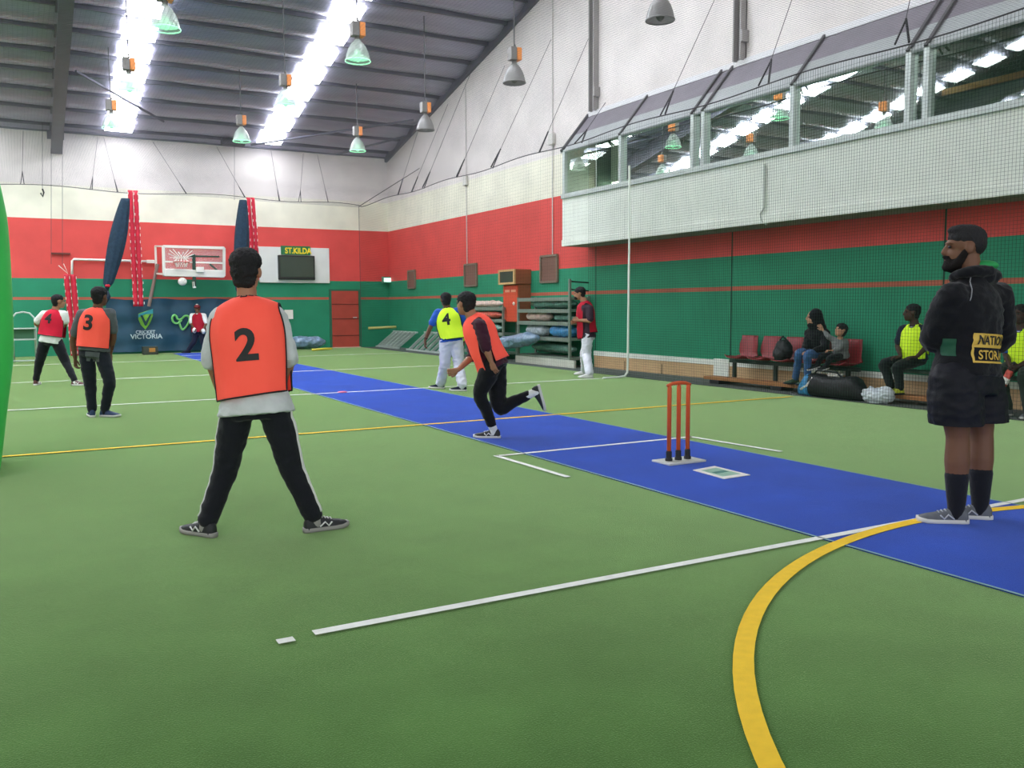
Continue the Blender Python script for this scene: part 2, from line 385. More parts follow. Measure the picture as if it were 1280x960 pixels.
for yy in MUL[1:]:
    (x0, z0), (x1, z1) = sl(0), sl(1)
    struct('trim_8', MB().bar((x0-.012, yy, z0+.015), (x1-.012, yy, z1+.03), .05, .03, (1, 0, 0)), mat('rib_grey', (86, 84, 86), .6), 'thin rib on the grey panels above a window post')
(x0, z0), (x1, z1) = sl(0), sl(1)
struct('trim_8', MB().bar((x0-.012, YE, z0+.015), (x1-.012, YE, z1+.03), .07, .05, (1, 0, 0)), MATS['rib_grey'], 'end rib of the grey panels above the windows')
inr = MB(); inr.bb((WX+.2, -6, 2.7), (15, YE, 2.75)); inr.bb((WX+.2, -6, 5.15), (15, YE, 5.2)); inr.bb((15, -6, 2.7), (15.1, YE, 5.2)); inr.bb((WX+.2, YE-.05, 2.7), (15, YE, 5.2)); inr.bb((WX+.2, -6.1, 2.7), (15, -6, 5.2))
struct('wall_box_inside', inr, M_in, 'dim inside of the viewing box behind the glass')
struct('trim_9', MB().bar((12.6, 8.9, 4.62), (12.6, 4, 4.62), .05, .09), mat('timber_rail', (190, 140, 80), .6, .1, 10), 'timber rail inside the viewing box')
p = onX(956, 205, BX-.03); q = onX(953, 275, BX-.03)
tag(build('cable_conduit', MB().tube([p, (BX-.03, p.y, 3.2), (BX-.03, p.y, 2.95), (BX-.03, q.y+.05, 2.86), (BX-.03, q.y+.01, 2.74), (BX+.02, q.y-.06, 2.68)], .018), mat('conduit', (196, 202, 192), .5), at=p), 'thin pale conduit hanging down the white viewing box front', 'cable')
for (pa, pb), lb in ((((766, 232), (892, 202)), 'far'), (((963, 127), (1024, 108)), 'middle'), (((1087, 88), (1158, 69)), 'near')):
    a, b = onX(*pa, 11.9), onX(*pb, 11.9); z = min(5.0, (a.z+b.z)/2); t = thing('fluorescent_light', '%s fluorescent tube light on the ceiling inside the viewing box' % lb, 'light', ((a.x+b.x)/2, (a.y+b.y)/2, z), 'tube lights in the viewing box')
    build('tube', MB().tube([(11.9, a.y, z), (11.9, b.y, z)], .03, 8), mat('tube_glow', (245, 250, 240), .5, emit=(245, 255, 240), es=22), t); build('housing', MB().bb((11.85, min(a.y, b.y), z+.03), (11.95, max(a.y, b.y), 5.15)), M_white, t)
for yy, lb in ((16.46, 'far'), (11.95, 'near'), (7.4, 'nearest')):
    mb = MB(); z1 = roofz(yy)-.05
    mb.bb((WX-.02, yy-.1, 5.66), (WX, yy+.1, z1)); mb.bb((WX-.14, yy+.07, 5.66), (WX, yy+.1, z1)); mb.bb((WX-.14, yy-.1, 5.66), (WX, yy-.07, z1)); mb.bb((WX-.16, yy-.16, 5.95), (WX, yy-.1, 6.15))
    struct('column', mb, mat('column_steel', (150, 146, 144), .5, .06, 5), '%s steel wall post above the viewing box' % lb)
# skirting under the box
M_tim = mat('timber_skirting', (206, 172, 128), .6, .08, 4, .1, 30, stretch=(1, 1, 12))
struct('baseboard_right', MB().bb((WX-.03, 12.5, 0), (WX, 16.46, .27)), M_tim, 'pale timber skirting along the far part of the lapped wall')
struct('baseboard_right_near', MB().bb((WX-.03, -6, 0), (WX, 12.1, .27)), M_tim, 'pale timber skirting behind the red seats')
struct('trim_10', MB().bb((WX-.045, 12.5, .27), (WX, 16.46, .37)), M_white, 'white cap on the far timber skirting')
struct('trim_11', MB().bb((WX-.045, -6, .27), (WX, 12.1, .36)), M_white, 'white cap on the timber skirting behind the seats')
struct('trim_12', MB().bb((WX-.06, 12.1, 0), (WX, 12.5, .39)), M_white, 'white painted block between the two lengths of skirting')
for yy in (16.44, 12.12, 7.9): struct('trim_13', MB().bb((WX-.006, yy-.012, .39), (WX+.01, yy+.012, 2.7)), mat('panel_joint', (16, 60, 46), .8), 'dark vertical joint in the lapped wall')
for yy in (15.3, 14.05): struct('trim_14', MB().bb((WX-.034, yy-.012, 0), (WX+.01, yy+.012, .2)), mat('skirt_joint', (60, 50, 40), .8), 'dark joint in the timber skirting')
# door in the far wall
M_door = mat('door_red', (172, 66, 52), .55, .08, 3, .1, 10)
d = struct('door_1', MB().bb((9.28, FARY-.05, .02), (10.22, FARY, 1.93)), M_door, 'dull red door in the far wall by the corner')
build('door_frame', MB().bb((9.2, FARY-.03, 0), (9.28, FARY, 1.99)).bb((10.22, FARY-.03, 0), (10.3, FARY, 1.99)).bb((9.28, FARY-.03, 1.93), (10.22, FARY, 1.99)), mat('door_frame_green', (38, 98, 72), .6), parent=d)
for z in (.42, .99, 1.48): build('door_rail', MB().bb((9.28, FARY-.06, z-.014), (10.22, FARY-.05, z+.014)), mat('door_groove', (104, 40, 34), .7), parent=d)
build('door_handle', MB().tube([(10.13, FARY-.05, 1.03), (10.13, FARY-.11, 1.03), (10.0, FARY-.11, 1.03)], .014), M_gsill, parent=d)
build('door_sill', MB().bb((9.25, FARY-.12, 0), (10.25, FARY, .03)), mat('door_sill_pale', (208, 184, 160), .6), parent=d)
# ---------------- lights
w = bpy.data.worlds.new('world'); SC.world = w; w.use_nodes = True
wn, wl = w.node_tree.nodes, w.node_tree.links; bg = wn['Background']; bg.inputs[0].default_value = (.95, .98, 1, 1)
wt = wn.new('ShaderNodeTexCoord'); ws = wn.new('ShaderNodeSeparateXYZ'); wl.new(wt.outputs['Generated'], ws.inputs[0])
wm = wn.new('ShaderNodeMapRange'); wm.inputs[1].default_value = .08; wm.inputs[2].default_value = .7; wm.inputs[3].default_value = 2.0; wm.inputs[4].default_value = .3   # added fill: sky made brighter near the horizon to light upright surfaces
wl.new(ws.outputs['Z'], wm.inputs[0]); wl.new(wm.outputs[0], bg.inputs[1])
# ================================================================== nets
M_net = mat('net_cord', (22, 50, 38), .8)
M_net2 = mat('overhead_net_cord', (100, 95, 102), .8)
M_black = mat('black_rubber', (24, 25, 27), .6)
M_wrope = mat('white_cord', (226, 232, 222), .6)
M_dk = mat('dark_cord', (70, 68, 70), .7)
def ropez_far(x):  # the rope sags between its hooks
    return 4.86+.05*math.sin(x*1.35+.4)-.1*max(0, (x-8.6)/1.65)**2
def ropez_side(y): return 4.76+.03*math.sin(y*1.5)
RFY = 28.9
def netz(x, y):
    wx = max(0, min(1, (NX-x)/NX)); wy = max(0, min(1, (RFY-y)/20))
    zf, zs = ropez_far(x), ropez_side(y)
    return zf*(1-wy)*wx+zs*(1-wx)+4.86*wx*wy + .25*math.sin(math.pi*wx)*wy
def side_net(name, y0, y1, cell, w, label):
    mb = MB(); n = int(abs(y1-y0)/cell); h = w/2
    for k in range(n+1):
        y = y0+(y1-y0)*k/n; zt = ropez_side(y)
        a = [V((NX-h, y-h*.6, 0)), V((NX-h, y+h*.6, 0)), V((NX+h, y, 0))]
        mb.loft([[p+V((0, 0, .01)) for p in a], [p+V((0, 0, zt)) for p in a]], False)
    z = .01
    while z < 4.72:
        a = [V((NX-h, 0, z-h*.6)), V((NX-h, 0, z+h*.6)), V((NX+h, 0, z))]
        mb.loft([[p+V((0, y0, 0)) for p in a], [p+V((0, y1, 0)) for p in a]], False); z += cell
    o = build(name, mb, M_net, at=(NX, (y0+y1)/2, 0)); return tag(o, label, 'net')
side_net('side_net', 15.1, -1.5, .045, .0043, 'dark square mesh net hanging in front of the red seats and viewing box')
side_net('side_net', 28.9, 15.12, .075, .0026, 'fine loose mesh net hanging along the far part of the side wall')
mb = MB(); hw = .0009; cell = .055
xs = [-.6+cell*k for k in range(int((NX+.6)/cell)+1)]; ys = [RFY-cell*k for k in range(int((RFY-1.0)/cell)+1)]
def strand(pts):
    r = []
    for i, p in enumerate(pts):
        t = (pts[min(i+1, len(pts)-1)]-pts[max(0, i-1)]).normalized(); s = t.cross(UP).normalized()*hw
        r.append([p-s-UP*hw*.6, p+s-UP*hw*.6, p+UP*hw])
    mb.loft(r, False)
for x in xs: strand([V((x, RFY+(1.0-RFY)*k/36, netz(x, RFY+(1.0-RFY)*k/36))) for k in range(37)])
for y in ys: strand([V((-.6+(NX+.6)*k/16, y, netz(-.6+(NX+.6)*k/16, y))) for k in range(17)])
tag(build('overhead_net', mb, M_net2, at=(5, 20, 4.8)), 'fine pale net stretched overhead across the court', 'net')
# edge ropes
pts = [V((x, RFY, ropez_far(x))) for x in [LX+.1+(NX-LX-.1)*k/120 for k in range(121)]]
pts += [V((NX, y, ropez_side(y))) for y in [RFY-(RFY+1)*k/110 for k in range(1, 111)]]
tag(build('net_edge_rope', MB().tube(pts, .011, 6), M_dk, at=(NX, RFY, 4.8)), 'dark rope carrying the top edge of the nets along the walls', 'rope')
tag(build('net_corner_cord', MB().tube([(NX, RFY, 4.76), (NX, RFY, .01)], .007, 6), M_dk, at=(NX, RFY, 0)), 'dark upright cord at the far corner of the nets', 'cord')
py = 13.71
tag(build('net_seam_tape', MB().tube([(NX-.02, py, 4.02), (NX-.012, py, 2.5), (NX-.03, py, .25), (NX-.04, py, .1), (NX-.1, py, .03), (NX-.25, py, .016), (NX-.6, py, .014)], .021, 8), M_wrope, at=(NX, py, 0)), 'white taped edge running up the net from the white floor line', 'net tape')
# hooks with their cables: rope point -> wall point
hook0 = None
def hook(P, T, label, group, big=1.0):
    P, T = V(P), V(T); d = (T-P); L = d.length; d.normalize(); s = d.cross(UP)
    s = s.normalized() if s.length > .01 else V((1, 0, 0))
    if abs(s.y) < .5 and P.x > 10: s = V((0, 1, 0))
    t = thing('net_hanger', label, 'net hanger', P, group)
    build('cable', MB().tube([P+d*.42*big, T], .006, 5), M_dk, t)
    build('strap', MB().tube([P+s*.1*big, P+d*.5*big], .017*big, 5).tube([P-s*.07*big, P+d*.46*big], .014*big, 5), M_black, t)
for i, (px, top) in enumerate([(497, (541, 105)), (514, (560, 130)), (529, (588, 92)), (571, (631, 82)), (615, (689, 49)), (674, (740, 38)), (722, (757, 128))]):
    y = onX(px, 220, NX).y; T = onX(*top, WX-.03)
    hook((NX, y, ropez_side(y)), T, ['hanger nearest the corner on the side wall net', 'second hanger from the corner on the side wall net', 'third hanger from the corner on the side wall net', 'fourth hanger from the corner on the side wall net', 'fifth hanger from the corner on the side wall net', 'hanger just before the viewing box end', 'net hanger at the far end of the viewing box roof'][i], 'net hangers on the side wall')
for i, (px, top) in enumerate([(828, (893, 0)), (953, (1000, -30)), (1124, (1150, -60))]):
    y = onX(px, 115, NX).y; z = onX(px, (121, 80, 42)[i], NX).z
    T = onX(*top, WX-.03)
    hook((NX, y, 4.78), T, ['net hanger over the second viewing box window', 'net hanger over the middle of the viewing box', 'net hanger over the near end of the viewing box'][i], 'net hangers on the side wall', 1.0)
for i, (px, dx) in enumerate([(28, .1), (114, .25), (147, -.3), (233, -.9), (306, -.8), (349, -.2), (374, .2), (410, -.3)]):
    P = onY(px, 240, RFY); P.z = ropez_far(P.x)
    hook(P, (P.x+dx, FARY-.1, 6.4), ['leftmost net hanger on the far wall', 'net hanger above the left red folding stand', 'net hanger just left of the left red strip', 'net hanger between the two red strips', 'net hanger by the right red strip', 'net hanger right of the right red strip', 'net hanger above the white scoreboard, left', 'net hanger above the white scoreboard, right'][i], 'net hangers on the far wall', .75)
tag(build('corner_strut', MB().tube([(NX, RFY, 4.77), (WX-.03, 26.2, 5.75)], .012, 5), M_dk, at=(NX, RFY, 4.77)), 'dark stay running from the net corner to the side wall', 'stay')
for i, (px, y0, y1) in enumerate([(53, 150, 236), (64, 150, 330), (78, 150, 330), (293, 180, 250)]):
    a, b = onY(px, y0, 28.7), onY(px, y1, 28.7)
    o = tag(build('hanging_cord', MB().tube([a, b], .006, 5), M_dk, at=b), ['cord with a dark hook hanging high on the left of the far wall', 'thin cord dropping left of the red stand', 'thin cord dropping straight above the red stand', 'cord hanging from the dark roof box'][i], 'cord')
    if i == 0: build('hook', MB().tube([b, b+V((.03, 0, -.1)), b+V((0, 0, -.22)), b+V((-.05, 0, -.12))], .025, 6), M_black, o)
p = onY(76, 317, 29.05)
tag(build('wall_bracket', MB().box(p, (.5, .06, .05)), mat('bracket_brown', (110, 50, 44), .7), at=p), 'dark bar fixed on the red band of the far wall, left', 'bracket')
p = onY(291, 178, 28.6)
tag(build('roof_heater', MB().box(p, (.7, .25, .2)), M_black, at=p, bevel=.02), 'dark box heater hanging below the roof at the far wall', 'heater')
# ================================================================== lamps
M_bell = mat('bell_shade', (176, 182, 178), .3, alpha=.62, spec=.6)
M_bellg = mat('bell_glow', (170, 226, 190), .4, emit=(170, 255, 205), es=.9, alpha=.9)
M_or = mat('orange_ballast', (232, 142, 70), .6)
M_bal = mat('grey_ballast', (120, 116, 112), .5)
M_bellgrey = mat('bell_shade_unlit', (128, 126, 124), .35, alpha=.9)
def lamp(loc, label, lit=True):
    t = thing('high_bay_lamp', label, 'lamp', loc, 'hanging bell lamps'); c = V(loc)
    shade = [(.225, 0), (.222, .02), (.2, .12), (.165, .22), (.11, .31), (.06, .36), (.05, .38)]
    sh = build('bell_shade', MB().lathe(shade, c, 28), M_bell if lit else M_bellgrey, t, True)
    build('shade_rim', MB().lathe([(.226, -.004), (.232, .008), (.226, .02), (.215, .008), (.226, -.004)], c, 28), M_bellg if lit else M_bellgrey, sh, True)
    build('bulb', MB().ell(c+V((0, 0, .1)), (.07, .07, .11)), M_bellg if lit else M_bal, t, True)
    if lit: build('reflector', MB().lathe([(.205, .055), (.15, .085), (.02, .1)], c, 24), M_bellg, t, True)
    build('neck', MB().lathe([(.05, .36), (.05, .44), (.035, .44)], c, 12, True), M_bal, t, True)
    build('ballast_box', MB().box(c+V((-.05, -.01, .55)), (.13, .17, .25)), M_bal, t, bevel=.01)
    build('orange_housing', MB().box(c+V((.07, -.01, .55)), (.1, .19, .24)), M_or, t, bevel=.012)
    build('hanging_cable', MB().tube([c+V((0, 0, .67)), V((c.x, c.y, roofz(c.y)-.1))], .012, 6), M_dk, t)
    build('hook', MB().tube([c+V((0, 0, .66)), c+V((.03, 0, .71)), c+V((0, 0, .76))], .014, 6), M_bal, t)
    return t
L1 = lamp((2.22, 23.9, 5.75), 'bell lamp at the far wall beside the left row of skylights')
def relamp(src, loc, label):
    o = copytree(src); o.location = loc; o['label'] = label
    for ch in o.children:
        if ch.name.startswith('hanging_cable'):
            me = mkmesh('cable', *(lambda m: (m.v, m.f))(MB().tube([(0, 0, .67), (0, 0, roofz(loc[1])-.1-loc[2])], .012, 6))); me.materials.append(M_dk); ch.data = me
    return o
relamp(L1, (2.2, 19.78, 5.75), 'bell lamp in front of the left skylights, second from the far wall')
relamp(L1, (2.25, 15.14, 5.75), 'bell lamp nearest the camera at the top left, by the left skylights')
relamp(L1, (5.38, 24.19, 5.75), 'bell lamp hanging before the far wall between the two skylight rows')
relamp(L1, (5.32, 19.57, 5.75), 'bell lamp in front of the lower end of the right skylight row')
relamp(L1, (5.52, 15.46, 5.75), 'bell lamp with orange box right of the upper right skylights')
relamp(L1, (8.57, 24.16, 5.75), 'bell lamp hanging before the far wall near the room corner')
L2 = lamp((9.07, 20.57, 5.75), 'grey bell lamp against the roof edge, below the side wall slope', False)
relamp(L2, (8.74, 15.48, 5.75), 'grey unlit bell lamp hanging before the upper side wall')
relamp(L2, (8.85, 11.1, 5.75), 'large grey bell lamp at the top edge above the viewing box')
# ================================================================== far wall fittings
M_navy = mat('navy_net', (28, 52, 72), .85, .2, 14, .6, 60)
M_redpl = mat('red_vinyl', (205, 28, 58), .45, .12, 12)
M_wpl = mat('white_plastic', (232, 228, 220), .5)
def gathered(px0, py0, px1, py1, Y, w, label):
    a, b = onY(px0, py0, Y), onY(px1, py1, Y); mb = MB(); rings = []
    for k in range(25):
        t = k/24; c = a.lerp(b, t); r = w*(.30+.70*math.sin(math.pi*min(1, t*.92+.06))**.8)
        if t > .93: r *= .55
        rings.append([c+V((r*math.cos(q)*(1+.12*math.sin(5*q+t*3)), .6*r*math.sin(q)*(1+.12*math.cos(7*q)), 0)) for q in [2*math.pi*j/28 for j in range(28)]])
    t = thing('gathered_net', label, 'net', b, 'gathered dividing nets')
    build('netting', mb.loft(rings), M_navy, t, True)
    c = a.lerp(b, .94); build('tie', MB().lathe([(w*.30, -.04), (w*.36, 0), (w*.30, .04)], c, 16, True), M_redpl, t, True)
    build('tail', MB().tube([b, b+V((.02, 0, -.15)), b+V((-.06, 0, -.4))], [.06, .09, .02], 8), M_navy, t, True)
gathered(157, 248, 133, 364, 27.5, .22, 'left dark blue net gathered and tied into a slanting bundle')
gathered(304, 250, 299, 372, 27.5, .21, 'right dark blue net gathered into a bundle behind player 2')
def strip(p0, p1, Y, w, label):
    a, b = onY(*p0, Y), onY(*p1, Y); t = thing('red_strip', label, 'padding strip', b, 'hanging red vinyl strips')
    for s in (-1, 1):
        mb = MB(); rings = []
        for k in range(41):
            c = a.lerp(b, k/40)+V((s*w*.27, 0, 0)); bul = .07*(.8+.2*abs(math.sin(k*math.pi/4)))
            rings.append([c+V((w*.25*math.cos(q), bul*math.sin(q), 0)) for q in [2*math.pi*j/10 for j in range(10)]])
        build('vinyl_tube', mb.loft(rings), M_redpl, t, True)
    mb = MB()
    n = int((a-b).length/.19)
    for s in (-1, 0, 1):
        for k in range(n):
            c = a.lerp(b, (k+.5)/n); jj = random.uniform(-.02, .02)
            mb.box(c+V((s*w*.5+jj, -.085, 0)), (.016, .006, .075))
    build('white_lacing', mb, M_wpl, t)
strip((166, 238), (173, 383), 28.2, .27, 'left tall hanging strip of laced red vinyl')
strip((313, 247), (320, 345), 28.2, .25, 'right hanging strip of laced red vinyl above player 2')
strip((87, 343), (96, 444.5), 28.2, .30, 'low red padded stand behind the player in red vest 4')
a = onY(86, 343, 28.2); tag(build('tie_string', MB().tube([a+V((-.25, 0, .25)), a+V((-.02, 0, .02)), a+V((-.12, 0, .3))], .012, 5), M_wpl, at=a), 'white string tied at the top of the low red stand', 'string')
# white pipe with a junction box
a, b, c = onY(90, 352, 29.0), onY(90, 324, 29.0), onY(196, 327, 29.0)
t = thing('wall_pipe', 'white pipe bent along the red band towards the basketball hoop', 'pipe', a)
build('pipe', MB().tube([a, b-V((0, 0, .05)), b+V((.05, 0, 0)), c], .035, 8), M_wpl, t, True)
j = onY(188, 327, 28.95); build('junction_box', MB().box(j, (.22, .1, .1)), M_wpl, t, bevel=.01)
# basketball hoop, folded against the wall
t = thing('basketball_hoop', 'white framed clear basketball backboard with net, mounted on the far wall', 'basketball hoop', onY(240, 350, 28.4))
Yb = 28.2
q = lambda px, py, Y=Yb: onY(px, py, Y)
tl, tr, bl, br = q(204, 308), q(280, 310), q(205, 343), q(280, 345)
fr = MB()
for a, b in ((tl, tr), (tl, bl), (tr, br), (bl, br)): fr.bar(a, b, .08, .08)
build('backboard_frame', fr, M_wpl, t)
build('lower_pad', MB().prism([bl+V((0, -.05, .16)), br+V((0, -.05, .16)), br+V((0, -.05, -.05)), bl+V((0, -.05, -.05))], (0, .35, 0)), M_wpl, t, bevel=.01)
build('glass_panel', MB().prism([tl, tr, br, bl], (0, .02, 0)), mat('clear_acrylic', (210, 220, 220), .15, alpha=.18), t)
rb = MB(); o2 = V((0, .75, 0)); s2 = V((-.12, 0, .05))
for a, b in ((tl, tr), (bl, br)): rb.bar(a+o2+s2, b+o2+s2, .05, .05)
rb.bar(tl, tl+o2+s2, .05, .05); rb.bar(bl, bl+o2+s2, .05, .05); rb.bar(bl+o2+s2, tl+o2+s2, .06, .06); rb.bar(tr, tr+o2+s2, .05, .05); rb.bar(br, br+o2+s2, .05, .05)
m1, m2 = q(205, 327), q(280, 329); rb.bar(m1, m2, .05, .05); rb.bar(q(205, 337), q(280, 339), .06, .06)
build('rear_frame', rb, M_wpl, t)
build('bracket', MB().bar(q(242, 318), q(243, 358), .09, .09).bar(q(236, 320), q(274, 321), .05, .05).bar(q(262, 330), q(274, 340), .05, .05), mat('dark_green_steel', (34, 66, 54), .5), t)
rc = q(226, 327, Yb-.12)
build('rim', MB().tube([rc+V((.23*math.cos(k*.3142), -.1+.23*math.sin(k*.3142), -.02)) for k in range(21)], .014, 6), mat('rim_red', (200, 70, 60), .5), t, True)
nb = MB()
for k in range(14):
    an = 2*math.pi*k/14; top = rc+V((.3*math.cos(an)*1.2, -.1, .22+.14*math.sin(an*2))); nb.tube([rc+V((.2*math.cos(an), -.1+.2*math.sin(an), 0)), rc+V((.12*math.cos(an+.3), -.1+.1*math.sin(an), .12)), top], .012, 4)
    nb.tube([rc+V((.2*math.cos(an), -.1+.2*math.sin(an), 0)), rc+V((.13*math.cos(an+.4), -.1+.12*math.sin(an), -.16))], .01, 4)
build('net', nb, M_wpl, t)
build('padding', MB().box(q(250, 337, Yb-.1), (.22, .12, .16)), M_wpl, t, bevel=.01)
build('pulley', MB().ell(q(228, 352), (.13, .08, .12)), M_wpl, t, True); build('handle', MB().tube([q(242, 352), q(243, 360)], .05, 8), M_wpl, t)
build('strut', MB().tube([q(197, 330, 28.9), q(186, 383, 28.9)], .05, 8), mat('strut_grey', (140, 120, 112), .6), t)
# scoreboard
a, b = onY(323, 308, 29.05), onY(412, 354, 29.05)
t = thing('scoreboard', 'white board on the far wall with dark screen and green name sign', 'scoreboard', (a.x, 29.05, b.z))
build('board', MB().bb((a.x, 29.02, b.z), (b.x, 29.1, a.z)), mat('board_white', (222, 224, 220), .5, .03, 3), t, bevel=.01)
a, b = onY(347, 319, 29.0), onY(393, 350, 29.0)
s = build('screen', MB().bb((a.x, 28.9, b.z), (b.x, 29.03, a.z)), mat('screen_frame', (26, 32, 30), .4), t, bevel=.012)
build('screen_glass', MB().bb((a.x+.05, 28.895, b.z+.09), (b.x-.05, 28.9, a.z-.05)), mat('screen_glass', (62, 76, 66), .25), s)
a, b = onY(351, 307, 29.0), onY(388, 319, 29.0)
s = build('name_sign', MB().bb((a.x, 28.98, b.z), (b.x, 29.03, a.z)), mat('sign_green', (24, 108, 62), .5), t)
build('lettering', place(textmb('ST.KILDA', .26, .03, 0, .82), ((a.x+b.x)/2+.08, 28.972, (a.z+b.z)/2-.01), (1, 0, 0), (0, 0, 1), (0, -1, 0)), mat('sign_yellow', (236, 214, 40), .5), s)
p = onY(361, 393, 29.05)
tag(build('wall_notice', MB().box(p, (.28, .02, .3)), M_wpl, at=p), 'small white notice on the green wall beside player 2', 'notice')
# exit sign in the corner
p = onY(486, 350, 28.95); p.x -= .02
t = thing('exit_sign', 'small lit exit sign high in the far corner', 'exit sign', p)
build('case', MB().box(p, (.46, .1, .22)), mat('exit_case', (70, 130, 108), .5), t, bevel=.01)
build('lit_face', MB().box(p+V((0, -.055, 0)), (.36, .012, .14)), mat('exit_face', (210, 255, 235), .4, emit=(205, 255, 235), es=1.3), t)
# banner
M_ban = mat('banner_blue', (26, 70, 92), .6, .18, 1.6, .3, 6)
a, b = onY(132, 374, 29.0), onY(300, 441, 28.9)
zt, zb = 1.68, .06; x0, x1 = a.x, 6.9
rows = []
for i in range(13):
    z = zt+(zb-zt)*i/12; rows.append([V((x0+(x1-x0)*k/60, 28.98+.035*math.sin(k*.55+.5*math.sin(i*.6))+.02*math.sin(i*1.3), z+(-.05*math.sin(math.pi*k/60*3)**2 if i == 0 else 0))) for k in range(61)])
t = thing('banner', 'dark blue fabric banner with a shield emblem and cricket lettering on far wall', 'banner', (x0, 28.98, zb))
bn = build('fabric', MB().loft(rows, closed=False), M_ban, t, True)
bv = bvh_of(bn)
def onban(px, py): return onY(px, py, 28.95)
def pxpoly(pts, c):
    P = [onban(*p) for p in pts]; C = onban(*c); mb = MB(); mb.add([V((p.x-C.x, p.z-C.z, 0)) for p in P], [tuple(range(len(P)))]); return mb, C
def bandecal(nm, pts, m, lift):
    mb, C = pxpoly(pts, pts[0]); return build(nm, decal(mb, bv, (C.x, 28.9, C.z), (1, 0, 0), (0, 0, 1), (0, -1, 0), lift), m, bn)
M_teal, M_lime, M_pale = mat('logo_teal', (46, 150, 160), .6), mat('logo_lime', (120, 180, 60), .6, .25, 5), mat('logo_white', (176, 196, 200), .6)
bandecal('shield_emblem', [(173, 392), (191, 386), (191, 395), (188, 404), (182, 412), (176, 406), (173, 399)], M_lime, .02)
bandecal('shield_emblem', [(173, 393), (191, 386), (191, 392), (181, 393), (173, 397)], M_teal, .05)
bandecal('shield_emblem', [(175, 394), (178, 394), (182, 402), (187, 393), (189, 393), (183, 407), (181, 407)], mat('logo_dark', (22, 64, 66), .6), .085)
C = onban(182, 415); build('lettering', decal(textmb('CRICKET', .14, .02, 1), bv, (C.x, 28.9, C.z), (1, 0, 0), (0, 0, 1), (0, -1, 0), .02), M_pale, bn)
C = onban(183, 420.5); build('lettering', decal(textmb('VICTORIA', .2, .02, 1), bv, (C.x, 28.9, C.z), (1, 0, 0), (0, 0, 1), (0, -1, 0), .02), M_pale, bn)
hp = [(226, 401), (222, 404), (217, 403), (215, 398), (217, 394), (220, 395), (222, 399), (226, 399), (231, 395), (236, 396), (236, 402), (232, 409), (228, 412), (225, 407), (224, 402), (227, 400)]
pts, rr = crom([onban(*p)-V((0, .03, 0)) for p in hp], [.035]*len(hp), 4)
build('loop_emblem', MB().tube(pts, .035, 6), mat('logo_green_light', (120, 200, 110), .6), bn, True)
# pieces standing along the far wall
M_al = mat('white_aluminium', (176, 190, 182), .45, .05, 6)
t = thing('step_stool', 'white tubular folding step stool standing at the left of the far wall', 'step stool', gnd(31, 441))
g = gnd(31, 442); g.y = 28.75; g.x = onY(31, 440, 28.75).x
fr = MB()
for s in (-1, 1): fr.tube([(g.x+s*.27, g.y, .02), (g.x+s*.27, g.y, .9), (g.x+s*.25, g.y, 1.15), (g.x+s*.15, g.y, 1.27), (g.x, g.y, 1.3)], .022, 8); fr.tube([(g.x+s*.25, g.y+.28, .02), (g.x+s*.24, g.y+.03, .85)], .02, 8)
build('frame', fr, M_al, t, True)
for z in (.06, .6, .88): build('step', MB().box((g.x, g.y-.02, z), (.52, .16 if z > .1 else .05, .035)), M_al, t, bevel=.008)
build('rear_panel', MB().box((g.x, g.y+.03, .74), (.46, .02, .24)), mat('stool_green', (52, 100, 70), .6), t)
t.location = (g.x, g.y, 0)
for c in t.children: pass
M_plas = mat('clear_wrap', (176, 190, 196), .25, .25, 14, .7, 22, spec=.8)
M_plas2 = mat('blue_wrap', (60, 140, 200), .3, .3, 10, .7, 22, spec=.8)
M_plas3 = mat('pink_wrap', (214, 186, 176), .3, .25, 12, .7, 22, spec=.8)
M_plas4 = mat('green_wrap', (96, 140, 128), .3, .35, 12, .7, 22, spec=.8)
M_plas5 = mat('slate_wrap', (120, 146, 172), .3, .35, 12, .7, 22, spec=.8)
def bundle(a, b, r, m, label, group, flat=.8):
    a, b = V(a), V(b); rings = []; ax = (b-a).normalized(); s = ax.cross(UP).normalized(); u = s.cross(ax); n = 26; sd = random.uniform(0, 50)
    for k in range(n+1):
        t = k/n; c = a.lerp(b, t); rr = r*min(1, .35+4*min(t, 1-t))
        rings.append([c+s*rr*math.cos(q)*(1+.3*noise.noise(V((t*9+sd, math.cos(q)*2, math.sin(q)*2))))+u*rr*flat*math.sin(q)*(1+.3*noise.noise(V((t*9+sd, math.cos(q)*2+7, math.sin(q)*2)))) for q in [2*math.pi*j/22 for j in range(22)]])
    return tag(build('wrapped_bundle', MB().loft(rings), m, None, True, at=((a.x+b.x)/2, (a.y+b.y)/2, min(a.z, b.z)-r*flat)), label, 'bundle', group)
a, b = onY(371, 428, 28.5), onY(406, 427, 28.5); a.z = b.z = .24
bundle(a-V((.5, 0, 0)), b, .24, M_plas5, 'grey plastic wrapped bundle on the floor left of the red door', None)
p = gnd(188, 441); p.y = 28.3; p.x = onY(188, 440, 28.3).x
t = thing('kit_box', 'small dark box with an orange patch below the banner', 'box', (p.x, p.y, 0))
build('box_body', MB().bb((p.x-.22, p.y-.15, 0), (p.x+.2, p.y+.15, .24)), mat('box_dark', (52, 60, 50), .7), t, bevel=.015)
build('orange_patch', MB().bb((p.x-.05, p.y-.156, .08), (p.x+.12, p.y-.15, .2)), mat('patch_orange', (170, 120, 50), .7), t)
p = gnd(408, 438); tag(build('yellow_cone_strip', MB().tube([p+V((-.5, -.1, .03)), p+V((-.1, 0, .05)), p+V((.2, .1, .05)), p+V((.1, .25, .04)), p+V((-.1, .2, .03))], .035, 8), mat('yellow_plastic', (222, 206, 70), .5), None, True, at=p), 'yellow plastic strip lying curled on the floor before the red door', 'strip')
